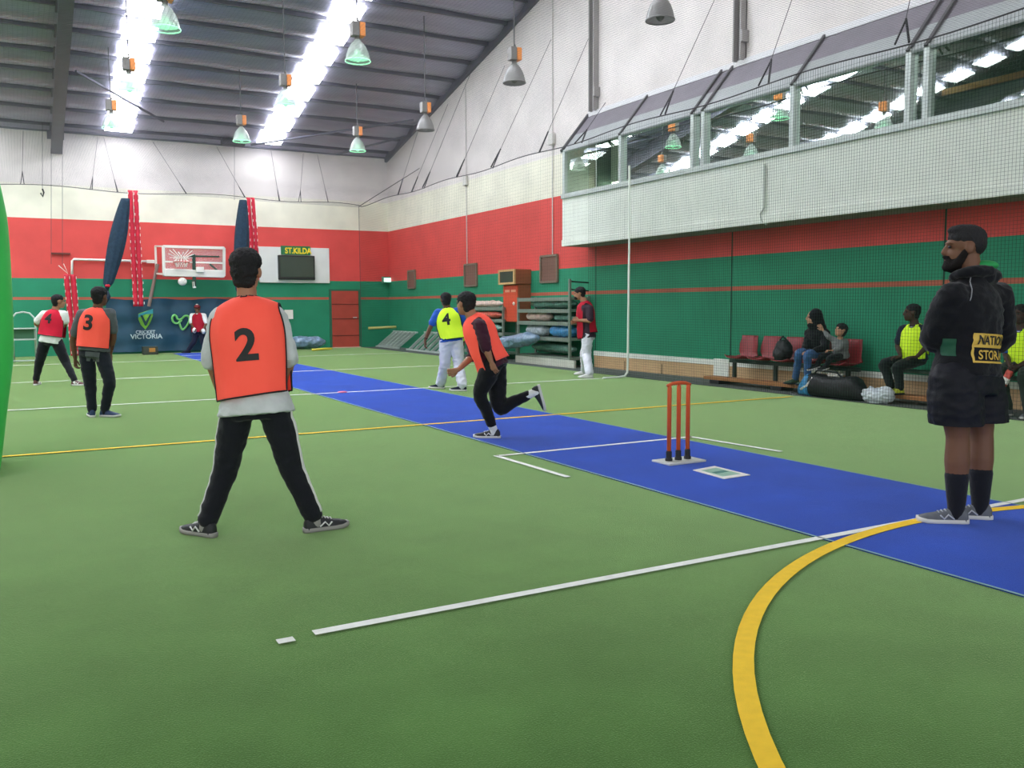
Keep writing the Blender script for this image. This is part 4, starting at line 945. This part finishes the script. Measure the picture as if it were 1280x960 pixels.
            grid.append(row)
        n = len(grid); mid = n//2; mb = MB(); vs = [p for r in grid for p in r]; fs = []
        for i in range(n-1):
            for a in range(NU):
                U = abs(-1+2*(a+.5)/NU); ii = i+.5-mid
                if U < .36 and -5.2*(1-(U/.40)**2) < ii < 2.6*(1-(U/.40)**2): continue
                fs.append((i*(NU+1)+a, i*(NU+1)+a+1, (i+1)*(NU+1)+a+1, (i+1)*(NU+1)+a))
        mb.add(vs, fs); o = build('vest', mb, m, s.root, True); s.vesto = o
        me = o.data; bm = bmesh.new(); bm.from_mesh(me)
        loose = [v for v in bm.verts if not v.link_faces]; bmesh.ops.delete(bm, geom=loose, context='VERTS')
        off = wloc(s.root); loops = []
        be = set(e for e in bm.edges if e.is_boundary)
        while be:
            e = be.pop(); v0, v = e.verts; L = [v0.co.copy(), v.co.copy()]
            while v != v0:
                nx_ = [x for x in v.link_edges if x in be]
                if not nx_: break
                be.discard(nx_[0]); v = nx_[0].other_vert(v); L.append(v.co.copy())
            loops.append(L)
        bm.to_mesh(me); bm.free()
        if pipe:
            mb2 = MB()
            for L in loops: mb2.tube([p+off for p in L], pr, 6, False)
            build('piping', mb2, pipe, o, True)
        sdm = o.modifiers.new('s', 'SOLIDIFY'); sdm.thickness = .004; sdm.offset = 0
        if num:
            bv = bvh_of(o); c, lat, fro, up = s.fr(nk); Y = up; X = lat
            build('number', decal(textmb(num, nsize*k, .03, 2, 1.05), bv, c+lat*nx, X, Y, -fro, .006), ncol or M_black, o)
        return o
    def stripes(s, sd, m, off, rads, n=3, f0=.05):
        """pale stripes running down the outside of a trouser leg"""
        J = s.j; a, b, c = J['hip'+sd], J['kn'+sd], J['an'+sd]; out = s.latp*(1 if sd == 'R' else -1); fro = UP.cross(s.latp); bv = bvh_of(s.pantso)
        for i in range(n):
            pts = []
            for q in range(21):
                u = f0+(1.93-f0)*q/20; p = a.lerp(b, u) if u < 1 else b.lerp(c, u-1); ax = ((b-a) if u < 1 else (c-b)).normalized()
                o2 = (out-ax*out.dot(ax)).normalized(); f2 = ax.cross(o2)
                p = p+f2*((i-(n-1)/2)*.019+off); h = bv.ray_cast(p+o2*.3, -o2, .6); pts.append((h[0] if h[0] is not None else p+o2*.08)+o2*.002)
            build('side_stripe', MB().tube(pts, .0052, 6), m, s.pantso, True)
def tof(p): return (p-EYE).dot(FW)
def face(a, b): return RH*a+FH*b
M_trk = cloth('black_track_cloth', (24, 26, 33)); M_wht = mat('white_trim', (228, 228, 226), .7); M_pip = mat('black_piping', (22, 20, 26), .7)
M_org = mat('orange_vest', (255, 96, 80), .75, .06, 5, .3, 20, spec=.2, emit=(255, 70, 55), es=.16); M_red = mat('red_vest', (214, 34, 62), .75, .08, 5, .3, 20, spec=.2); M_yel = mat('yellow_vest', (218, 255, 60), .75, .06, 5, .3, 20, spec=.2, emit=(200, 255, 40), es=.12); M_mar = mat('maroon_vest', (168, 26, 46), .75, .08, 5, .3, 20, spec=.2)  # orange and yellow cloth carry a faint added glow to look brighter
M_gry = cloth('light_grey_cloth', (204, 208, 210)); M_dgr = cloth('dark_grey_cloth', (92, 96, 100)); M_pur = cloth('plum_cloth', (64, 30, 46)); M_tee = cloth('white_cloth', (226, 228, 226)); M_blu = cloth('blue_cloth', (44, 92, 190)); M_wpt = cloth('white_trousers', (214, 216, 226)); M_nav = cloth('navy_cloth', (28, 34, 54)); M_blk = cloth('black_cloth', (20, 21, 26)); M_jean = cloth('denim', (66, 104, 150))
M_shw = mat('sole_white', (214, 214, 210), .6); M_shk = mat('shoe_black', (34, 36, 40), .6, .15, 20); M_shg = mat('shoe_grey', (96, 100, 106), .6, .15, 20); M_shb = mat('shoe_blue', (34, 58, 96), .6, .15, 20); M_solg = mat('sole_grey', (150, 148, 144), .6); M_shr = mat('shoe_maroon', (92, 48, 50), .6, .15, 20)

# ---- player 2, seen from behind
gL, gR = gnd(268, 672), gnd(381, 666)
t2 = tof((gL+gR)/2)
p = Fig('person seen from behind in orange vest 2, legs wide apart', t2, 1.70,
        dict(head=(308, 341), neck=(309, 375), shL=(275, 397), shR=(345, 395), elL=(264, 447, .03), elR=(361, 445, .03), wrL=(274, 487, .14), wrR=(356, 485, .14),
             hipL=(298, 509), hipR=(342, 507), knL=(282, 588, .05), knR=(364, 584, .05)), FH, gL, face(-.86, .52), gR, face(.82, .55), bulk=1.02, skin='tan', vox=.008)
p.body({'L': (face(.55, .6)-UP*.6, face(.7, -.2), 1), 'R': (face(-.55, .6)-UP*.6, face(-.7, -.2), 1)}); p.hair(vol=1.07, nape=1.05, top=.014)
p.pants(M_trk, r=(.098, .095, .075, .068, .06)); p.shirt(M_gry, hem=-.07, sleeve={'L': 1.12, 'R': 1.08}, inf=.016, sr=(.066, .066, .062, .056, .045), wr=.010, bot=.16)
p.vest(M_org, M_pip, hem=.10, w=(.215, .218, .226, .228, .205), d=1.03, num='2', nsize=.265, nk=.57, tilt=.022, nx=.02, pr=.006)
for sd in 'LR': p.stripes(sd, M_wht, -.005, None); p.shoe(sd, M_shk, M_solg, M_wht, M_solg, .12)
# ---- player 3, behind on the left
gL, gR = gnd(116, 522), gnd(126, 521)
t3 = tof(gL)
p = Fig('person seen from behind in orange vest 3 with a dark grey tee', t3, 1.70,
        dict(head=(125, 371), neck=(122, 386), shL=(103, 393), shR=(138, 392), elL=(91, 424, .05), elR=(142, 420, .05), wrL=(94, 448, .1), wrR=(138, 441, .1),
             hipL=(108, 440), hipR=(127, 440), knL=(113, 482, .05), knR=(137, 478, -.02)), face(.25, 1), gL, face(-.35, .6), gR, face(.85, -.2), skin='brown', vox=.010)
p.body({'L': (V((0, 0, -1)), RH, .9), 'R': (V((0, 0, -1)), -RH, .9)}); p.hair(vol=1.02)
p.pants(cloth('dark_navy_track', (30, 34, 44))); p.shirt(M_dgr, hem=.02, sleeve=.72, inf=.024, sr=(.072, .072, .066, .05, .05))
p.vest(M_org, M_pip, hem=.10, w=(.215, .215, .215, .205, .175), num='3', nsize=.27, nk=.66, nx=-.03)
c, lat, fro, up = p.fr(-.11); bv = bvh_of(p.pantso)
mb = MB(); N = 6; mb.add([((i/N-.5)*.17, (j/N-.5)*.12, 0) for j in range(N+1) for i in range(N+1)], [(j*(N+1)+i, j*(N+1)+i+1, (j+1)*(N+1)+i+1, (j+1)*(N+1)+i) for j in range(N) for i in range(N)])
build('back_pocket', decal(mb, bv, c+lat*.035, lat, up, -fro, .005), M_dgr, p.pantso)
for sd in 'LR': p.shoe(sd, M_shb, M_shw, None, M_trk, .1)
# ---- player in red vest 4, far left
gL, gR = gnd(44, 482), gnd(90, 482)
t4 = tof((gL+gR)/2)
p = Fig('person seen from behind in red vest 4, standing wide by red padding', t4, 1.72,
        dict(head=(73, 377), neck=(69, 388), shL=(55, 393), shR=(80, 393), elL=(45, 404, .0), elR=(82, 404, .02), wrL=(53, 412, .25), wrR=(80, 412, .3),
             hipL=(56, 427), hipR=(71, 427), knL=(49, 454, .05), knR=(82, 452, .05)), face(.75, .65), gL, face(-.2, .7), gR, face(.9, -.15), skin='tan', vox=.011)
p.body({'L': (face(.7, .5), RH, .9), 'R': (face(-.5, .6), -RH, .9)}); p.hair()
p.pants(M_trk, r=(.105, .1, .078, .07, .055)); p.shirt(M_tee, hem=-.05, sleeve=.75, inf=.024, sr=(.075, .075, .068, .05, .05))
p.vest(M_red, M_pip, hem=.18, w=(.225, .225, .22, .2, .165), num='4', nsize=.24, nk=.72, nx=-.02, pr=.006)
for sd in 'LR': p.shoe(sd, M_shr, M_shw, M_wht, M_tee, .12)
# ---- batsman at the far end
gL, gR = gnd(258, 441), gnd(238, 441)
tf = tof((gL+gR)/2)
p = Fig('person in cap and red vest facing the camera before the banner', tf, 1.74,
        dict(head=(246.5, 386), neck=(247.5, 391.5), shL=(255, 394.5), shR=(240, 394.5), elL=(258, 404, -.05), elR=(239, 404, -.05), wrL=(254, 412, -.2), wrR=(243, 411, -.2),
             hipL=(252, 415), hipR=(245.5, 415), knL=(254, 428, -.06), knR=(242.5, 427, -.06)), -FH, gL, face(.3, -.8), gR, face(-.6, -.6), skin='brown', vox=.013)
p.body({'L': (face(-.5, -.4)-UP*.4, -FH, 1.2), 'R': (face(.5, -.4)-UP*.4, -FH, 1.2)}); p.hair(vol=.98)
p.pants(M_nav, r=(.105, .1, .08, .074, .064)); p.shirt(M_tee, hem=-.02, sleeve=.9, inf=.024, sr=(.075, .072, .066, .05, .05)); p.vest(M_mar, M_pip, hem=.0, hemf=-.02)
c, r, f, u = p.headframe(); mb = MB(); mb.ell(c+u*.055, (.095, .11, .075), (r, f, u)); mb.ell(c+f*.12+u*.045, (.075, .085, .014), (r, f, u))
cp = fromme('cap', remesh(mb, .011, 3), mat('cap_maroon', (120, 34, 40), .7), p.root); build('cap_crown', MB().ell(c+u*.12, (.04, .05, .03), (r, f, u)), M_tee, cp, True)
for sd in 'LR':
    p.shoe(sd, M_nav, M_shk); w = p.j['wr'+sd]; mb = MB(); mb.ell(w+UP*-.05, (.065, .06, .085)); build('batting_glove', mb, M_tee, p.root, True)
# ---- yellow vest 4
gL, gR = gnd(555, 486), gnd(583, 489)
ty = tof((gL+gR)/2)
p = Fig('person walking away in yellow vest 4, blue tee and white trousers', ty, 1.68,
        dict(head=(557, 375), neck=(559, 386), shL=(547, 391), shR=(574, 389), elL=(538, 409, -.03), elR=(581, 408, .1), wrL=(531.5, 425, -.02), wrR=(580, 424, .2),
             hipL=(557, 426), hipR=(571, 426), knL=(556, 455, .05), knR=(573, 456, -.02)), face(-.35, .93), gL, face(-.72, .3), gR, face(-.8, .15), skin='brown', vox=.010)
p.body({'L': (face(-.1, .1)-UP, RH, .7), 'R': (-UP, -RH, .8)}); p.hair()
p.pants(M_wpt, r=(.11, .108, .092, .088, .086), wr=.016); p.shirt(M_blu, hem=-.03, sleeve=.72, inf=.02, sr=(.072, .070, .066, .05, .05))
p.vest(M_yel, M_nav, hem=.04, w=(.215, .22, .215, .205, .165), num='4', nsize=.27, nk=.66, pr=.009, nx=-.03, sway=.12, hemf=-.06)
for sd in 'LR': p.shoe(sd, M_nav, M_shw, None, M_wpt, .1)
build('wrist_band', MB().tube([p.j['wrL'].lerp(p.j['elL'], .1+.05*k) for k in range(2)], .034, 10), M_trk, p.root, True)
# ---- running bowler
gL = gnd(625, 548)
tb = tof(gL)
p = Fig('person running and bent forward in orange vest and plum long tee', tb, 1.68,
        dict(head=(582, 380, .02), neck=(590, 396), shL=(600, 407, -.17), shR=(586, 408, .17), elL=(608, 436, -.22), elR=(592, 444, .15), wrL=(614, 452, -.2), wrR=(573, 462, .0),
             hipL=(615, 455, -.09), hipR=(620, 455, .09), knL=(600, 493, -.06), knR=(624, 510, .05)), face(-.75, .66), gL, face(-.92, .1),
        (675, 481, .06), face(.28, .0)-UP, skin='tan', vox=.008, upR=face(-.95, 0)-UP*.2)
p.body({'L': (face(.35, 0)-UP, face(.3, .7), .8), 'R': (face(-.9, -.1)-UP*.3, UP*.2+FH, 1.3)}); p.hair(vol=1.05, nape=1.05)
p.pants(M_blk, to=1.8, r=(.115, .11, .078, .068, .05)); p.shirt(M_pur, hem=-.08, sleeve={'L': .95, 'R': 1.1}, inf=.02, sr=(.072, .072, .062, .056, .05), wr=.010)
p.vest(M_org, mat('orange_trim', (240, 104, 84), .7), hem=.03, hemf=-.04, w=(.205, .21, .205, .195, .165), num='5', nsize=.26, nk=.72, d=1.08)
p.shoe('L', M_shk, M_shw, M_wht, M_tee, .2); p.shoe('R', M_shk, M_shw, None, M_tee, .24)
# ---- man in maroon vest by the net
gL, gR = gnd(741, 472.5), gnd(735, 468.5)
tm = tof((gL+gR)/2)
p = Fig('person in profile in maroon vest, dark tee and white trousers by the net', tm, 1.73,
        dict(head=(724.5, 367), neck=(730, 377.5), shL=(737, 386, -.17), shR=(732, 385, .18), elL=(738, 401, -.24), elR=(727, 402, .22), wrL=(724, 400.5, -.14), wrR=(720, 403, .06),
             hipL=(734, 420, -.09), hipR=(736, 420, .09), knL=(733, 443, -.08), knR=(731, 442, .08)), face(-1, .1)-UP*.12, gL, face(-1, -.15), gR, face(-1, -.1), skin='tan', vox=.010)
p.body({'L': (face(-1, .1)+UP*.2, FH, 1.1), 'R': (face(-.8, -.3), -FH, 1.1)}); p.hair(vol=1.04, nape=1.05)
build('beard', MB().ell(p.j['head']+p.look*.06*p.hs-UP*.075*p.hs, (.05, .05, .035)), M_hair, p.root, True)
p.pants(M_wpt, r=(.112, .11, .096, .09, .084), wr=.012); p.shirt(mat('dark_plum_tee', (48, 30, 44), .85, .1, 9, .3, 40), hem=-.06, sleeve=.85, inf=.022, sr=(.076, .074, .066, .05, .05))
p.vest(M_mar, M_pip, hem=.08, hemf=-.06, w=(.19, .19, .185, .18, .15), d=1.12)
for sd in 'LR': p.shoe(sd, M_tee, M_shw, None, M_tee, .1)
# ---- umpire in black, nearest on the right
gL, gR = gnd(1209, 655), gnd(1239, 650)
tu = tof(gL)
f45 = face(-.75, .66)
p = Fig('person in black hooded top and shorts standing on the pitch, arms folded', tu, 1.83,
        dict(head=(1206, 311), neck=(1213, 352, -.0), shL=(1191, 372, -.12), shR=(1246, 371, .15), elL=(1168, 421, .02), elR=(1250, 424, .30), wrL=(1172, 428, .30), wrR=(1192, 424, .42),
             hipL=(1192, 478, -.07), hipR=(1222, 476, .1), knL=(1197, 546, -.02), knR=(1227, 543, .12)), face(-1, .22), gL, face(-1, .2), gR, face(-1, .3), bulk=1.2, hs=1.06, skin='brown', vox=.008)
p.body({'L': (face(.9, .4), -FH, 1.2), 'R': (face(-.8, .1), -FH, 1.2)}, nose=1.0)
c, r, f, u = p.headframe(); q = p.hs; mb = MB()
mb.ell(c+u*.058*q-f*.012*q, (.081*q, .101*q, .076*q), (r, f, u)); mb.ell(c+u*.10*q+f*.012*q, (.062*q, .082*q, .034*q), (r, f, u)); mb.ell(c+u*.03*q-f*.045*q, (.078*q, .066*q, .075*q), (r, f, u))
fromme('hair', remesh(mb, .008, 3, .003, 40), M_hair, p.root)
mb = MB(); mb.ell(c+f*.052*q-u*.084*q, (.056*q, .056*q, .05*q), (r, f, u)); mb.limb([(c+f*.012*q-u*.02*q+r*.066*q, .018*q), (c+f*.05*q-u*.085*q+r*.05*q, .026*q), (c+f*.088*q-u*.1*q, .026*q), (c+f*.05*q-u*.085*q-r*.05*q, .026*q), (c+f*.012*q-u*.02*q-r*.066*q, .018*q)]); mb.limb([(c+f*.09*q-u*.045*q+r*.03*q, .008*q), (c+f*.106*q-u*.043*q, .009*q), (c+f*.09*q-u*.045*q-r*.03*q, .008*q)])
fromme('beard', remesh(mb, .007, 3, .002, 40), mat('beard_dark', (22, 17, 17), .85, .2, 40, .6, 120, spec=.2), p.root)
M_hood = mat('black_fleece', (17, 18, 24), .85, .10, 9, .3, 50, sheen=.12, spec=.2); M_sho = mat('black_shorts', (16, 17, 27), .7, .1, 8, .3, 40, spec=.3)
p.pants(M_sho, to=.95, r=(.118, .13, .128, .1, .1), wr=.010, top=.14, inf=.03, name='shorts', cut=(dep(1200, 529, tu), V((0, 0, -1))))
p.shirt(M_hood, hem=.06, sleeve=1.98, inf=.026, sr=(.085, .088, .078, .07, .05), wr=.010, bot=.07, name='hooded_top', top=1.05)
hd = p.shirto; bv = bvh_of(hd); c, lat, fro, up = p.fr(1.0)
mb = MB(); rings = []   # folded hood lying on the shoulders, a rolled collar
ctr = p.nk+up*.005-fro*.01
pts = [ctr+lat*(.12*math.cos(a))*1.0+fro*(.10*math.sin(a))+up*(.035+.05*(-math.sin(a))*.35) for a in [2*math.pi*k/20 for k in range(21)]]
mb.tube(pts, [.03 if math.sin(2*math.pi*k/20) > 0 else .036 for k in range(21)], 10); mb.ell(dep(1232, 345, tu+.02), (.095, .10, .055), (RH, FH, UP)); mb.ell(dep(1222, 350, tu+.02), (.12, .12, .045), (RH, FH, UP))
fromme('hood', remesh(mb, .010, 4, .008, 14), M_hood, hd)
ln = MB(); ln.ell(dep(1230, 332, tu+.0), (.082, .085, .034), (RH, FH, UP)); build('hood_lining', ln, mat('green_lining', (30, 150, 78), .7, .08, 8, .3, 30), hd, True)
M_gold = mat('gold_print', (214, 176, 74), .6, .05, 20); c, lat, fro, up = p.fr(.33); N = -fro
pc = c+lat*.03
bx = MB(); W2, H2 = .195, .09
def grid(w0, w1, h0, h1, nx, ny):
    g = MB(); g.add([(w0+(w1-w0)*i/nx, h0+(h1-h0)*j/ny, 0) for j in range(ny+1) for i in range(nx+1)], [(j*(nx+1)+i, j*(nx+1)+i+1, (j+1)*(nx+1)+i+1, (j+1)*(nx+1)+i) for j in range(ny) for i in range(nx)]); return g
pat = MB()
g = grid(-W2, W2, .004, H2, 24, 6); pat.add(g.v, g.f)
build('sponsor_patch', decal(pat, bv, pc, lat, up, N, .006), M_gold, hd)
fr_ = MB()
for g in (grid(-W2, W2, -H2, -H2+.012, 24, 1), grid(-W2, -W2+.012, -H2, .004, 1, 8), grid(W2-.012, W2, -H2, .004, 1, 8)): fr_.add(g.v, g.f)
build('sponsor_frame', decal(fr_, bv, pc, lat, up, N, .007), M_gold, hd)
tx = textmb('NATIONAL', .078, .02, 1, .86); tx.v = [v+V((0, .05, 0)) for v in tx.v]; build('lettering', decal(tx, bv, pc, lat, up, N, .010), M_black, hd)
tx = textmb('STORAGE', .078, .02, 1, .94); tx.v = [v+V((0, -.040, 0)) for v in tx.v]; build('lettering', decal(tx, bv, pc, lat, up, N, .009), M_gold, hd)
# green side panel, pale shoulder piping
cs, l2, f2, u2 = p.fr(.2); S_ = -FH
g = grid(-.026, .026, -.05, .055, 8, 10); build('side_panel', decal(g, bv, dep(1180, 434, tu-.05), RH, UP, -FH, .006), mat('green_panel', (18, 78, 56), .75, .08, 8), hd)
pp = [dep(x, y, tu-.1) for x, y in ((1214, 342), (1212, 352), (1209, 362), (1205, 371), (1203, 376))]; q2 = []
for a in pp:
    h = bv.ray_cast(a-FH*.6, FH, 1.4); q2.append((h[0] if h[0] is not None else a)-FH*.003)
build('piping', MB().tube(q2, .004, 6), mat('grey_piping', (140, 142, 148), .6), hd, True)
for sd in 'LR': p.shoe(sd, M_shg, M_shw, mat('silver_mark', (190, 194, 200), .4), M_trk, .46)
# ---- woman on the red seats
tw = tof(V((10.95, 9.8, .5)))
p = Fig('person in black headscarf and jeans seated on the red seats', tw, 1.6,
        dict(head=onX(1017, 397, 10.86), neck=onX(1021, 411, 10.92), shR=onX(1012, 417, 10.9), shL=onX(1031, 417, 10.95), elR=onX(1008, 433, 10.8), elL=onX(1031, 434, 10.85), wrR=onX(1004, 438, 10.68), wrL=onX(1014, 440, 10.66),
             hipR=onX(1016, 440, 10.98), hipL=onX(1028, 441, 11.0), knR=onX(999, 442, 10.58), knL=onX(1010, 444, 10.56)), face(-1, .15),
        V((10.76, onX(1010, 470, 10.7).y, .127)), (-1, .15, 0), V((10.78, onX(1001, 470, 10.7).y+.12, .127)), (-1, .15, 0), skin='light', vox=.011)
p.body({'L': (face(-1, 0), -UP, .8), 'R': (face(-1, 0), -UP, .8)})
p.pants(M_jean, r=(.095, .092, .075, .066, .058)); p.shirt(M_blk, hem=-.12, sleeve=1.85, inf=.035, sr=(.08, .078, .07, .06, .05), wr=.012, bot=.12, name='cloak')
c, r, f, u = p.headframe(); mb = MB(); mb.ell(c-f*.03+u*.02, (.105, .115, .125), (r, f, u)); mb.limb([(c-f*.05-u*.02, .095), (p.nk-f*.04, .11), (p.fr(.75)[0]-f*.02, .17)]); mb.limb([(c+f*.045-u*.115, .05), (p.nk+f*.05, .08), (p.fr(.7)[0]+f*.06, .10)]); mb.limb([(p.j['shL'], .085), (p.fr(.85)[0], .1), (p.j['shR'], .085)])
fromme('headscarf', remesh(mb, .012, 4, .010, 9), M_blk, p.root)
for sd in 'LR': p.shoe(sd, mat('shoe_olive', (70, 96, 70), .7), M_shk)
# ---- small child leaning on her
p = Fig('small person in grey top leaning against the person in the headscarf', tw, 1.1,
        dict(head=onX(1051, 413, 10.9), neck=onX(1050, 423, 10.93), shR=onX(1044, 426, 10.9), shL=onX(1056, 427, 10.98), elR=onX(1036, 421, 10.84), elL=onX(1049, 436, 10.86), wrR=onX(1029, 413, 10.86), wrL=onX(1041, 438, 10.8),
             hipR=onX(1046, 445, 10.98), hipL=onX(1055, 445, 11.02), knR=onX(1028, 445, 10.75), knL=onX(1038, 447, 10.72)), face(-.8, -.3)+UP*.25,
        onX(1036, 461, 10.76), (-1, .3, -.3), onX(1025, 459, 10.78), (-1, .3, -.3), skin='light', vox=.011, hs=1.02)
p.body({'R': (face(-.6, 0)+UP*.8, FH, .6), 'L': (face(-1, 0), -UP, .7)}); p.hair(vol=1.08, nape=1.1)
p.pants(M_trk, r=(.1, .095, .08, .07, .06)); p.shirt(cloth('grey_child_top', (120, 124, 124)), hem=-.05, sleeve=1.7, inf=.022, sr=(.08, .075, .068, .058, .045))
for sd in 'LR': p.shoe(sd, M_shk, M_shw)
# ---- seated yellow vest, left of the umpire
tk = tof(V((11.0, 8.0, .5)))
p = Fig('person in yellow vest seated with crossed legs, left of the person in black', tk, 1.66,
        dict(head=onX(1140, 391, 10.98), neck=onX(1143, 405, 11.02), shR=onX(1129, 412, 10.98), shL=onX(1157, 413, 11.06), elR=onX(1122, 432, 10.93), elL=onX(1160, 432, 11.0), wrR=onX(1126, 446, 10.78), wrL=onX(1146, 446, 10.8),
             hipR=onX(1135, 449, 11.06), hipL=onX(1150, 449, 11.09), knR=onX(1105, 455, 10.75), knL=onX(1122, 459, 10.66)), face(-.95, .2),
        V((10.72, onX(1128, 490, 10.7).y, .127)), (-1, .2, 0), V((10.8, onX(1113, 482, 10.7).y, .127)), (-1, .3, 0), skin='dark', vox=.010)
p.body({'L': (face(-.9, .1), -UP, .9), 'R': (face(-.9, .1), -UP, .9)}); p.hair(vol=1.0)
p.pants(cloth('black_seated_trousers', (26, 34, 34)), r=(.1, .096, .078, .07, .06)); p.shirt(M_nav, hem=-.02, sleeve=.75, inf=.02, sr=(.074, .072, .066, .05, .05))
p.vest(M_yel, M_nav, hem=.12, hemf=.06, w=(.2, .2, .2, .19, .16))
build('collar', MB().tube([p.nk+p.lats*(.07*math.cos(a))+p.fr(1)[2]*(.075*math.sin(a))-UP*(.02+.02*math.sin(a)) for a in [2*math.pi*k/16 for k in range(17)]], .016, 8), M_tee, p.shirto, True)
for sd in 'LR': p.shoe(sd, mat('shoe_yellow', (196, 206, 60), .6), M_shk)
# ---- seated yellow vest at the right edge
tr = tof(V((11.0, 6.3, .5)))
p = Fig('person in yellow vest over a blue tee seated at the right edge behind the net', tr, 1.66,
        dict(head=onX(1275, 393, 10.95), neck=onX(1276, 410, 11.0), shR=onX(1259, 418, 10.97), shL=onX(1297, 418, 11.05), elR=onX(1257, 442, 10.93), elL=onX(1302, 442, 10.95), wrR=onX(1263, 459, 10.72), wrL=onX(1274, 457, 10.7),
             hipR=onX(1268, 456, 11.07), hipL=onX(1288, 456, 11.1), knR=onX(1250, 466, 10.68), knL=onX(1280, 470, 10.62)), face(-.85, -.5),
        V((10.62, onX(1283, 512, 10.55).y, .005)), face(-.6, -.6), V((10.64, onX(1262, 510, 10.6).y, .005)), face(-.8, -.4), skin='dark', vox=.010)
p.body({'L': (face(-.9, -.2)-UP*.3, FH, 1.1), 'R': (face(-.3, -.4)-UP*.6, RH, 1.1)}); p.hair(vol=1.0)
p.pants(cloth('dark_olive_trousers', (38, 50, 42)), r=(.1, .096, .078, .07, .06)); p.shirt(M_blu, hem=-.02, sleeve=.8, inf=.02, sr=(.074, .072, .066, .05, .05))
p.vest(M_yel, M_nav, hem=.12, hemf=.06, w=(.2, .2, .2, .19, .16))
build('collar', MB().tube([p.nk+p.lats*(.07*math.cos(a))+p.fr(1)[2]*(.075*math.sin(a))-UP*(.02+.02*math.sin(a)) for a in [2*math.pi*k/16 for k in range(17)]], .016, 8), M_tee, p.shirto, True)
for sd in 'LR': p.shoe(sd, M_shg, M_shw)
a, b = onX(1263, 463, 10.62), onX(1250, 489, 10.58)
t = thing('red_bat_cover', 'red and white flat bat held by the player at the right edge', 'bat', b)
build('blade', MB().bar(a, b, .11, .03, RH), mat('bat_red', (208, 80, 66), .5, .05, 5), t, bevel=.008); build('white_band', MB().bar(a.lerp(b, .35), a.lerp(b, .62), .114, .034, RH), M_wpl, t, bevel=.006)
build('grip', MB().tube([a, a+(a-b)*.4], .018, 8), M_black, t, True)
bpy.data.scenes.remove(TS)
seen = {}
for o in COL.objects:
    if o.parent is None and o.get('label'): seen.setdefault(o['label'], []).append(o)
for lb, os_ in seen.items():
    if len(os_) > 1:
        for o in os_:
            if not o.get('group'): o['group'] = lb
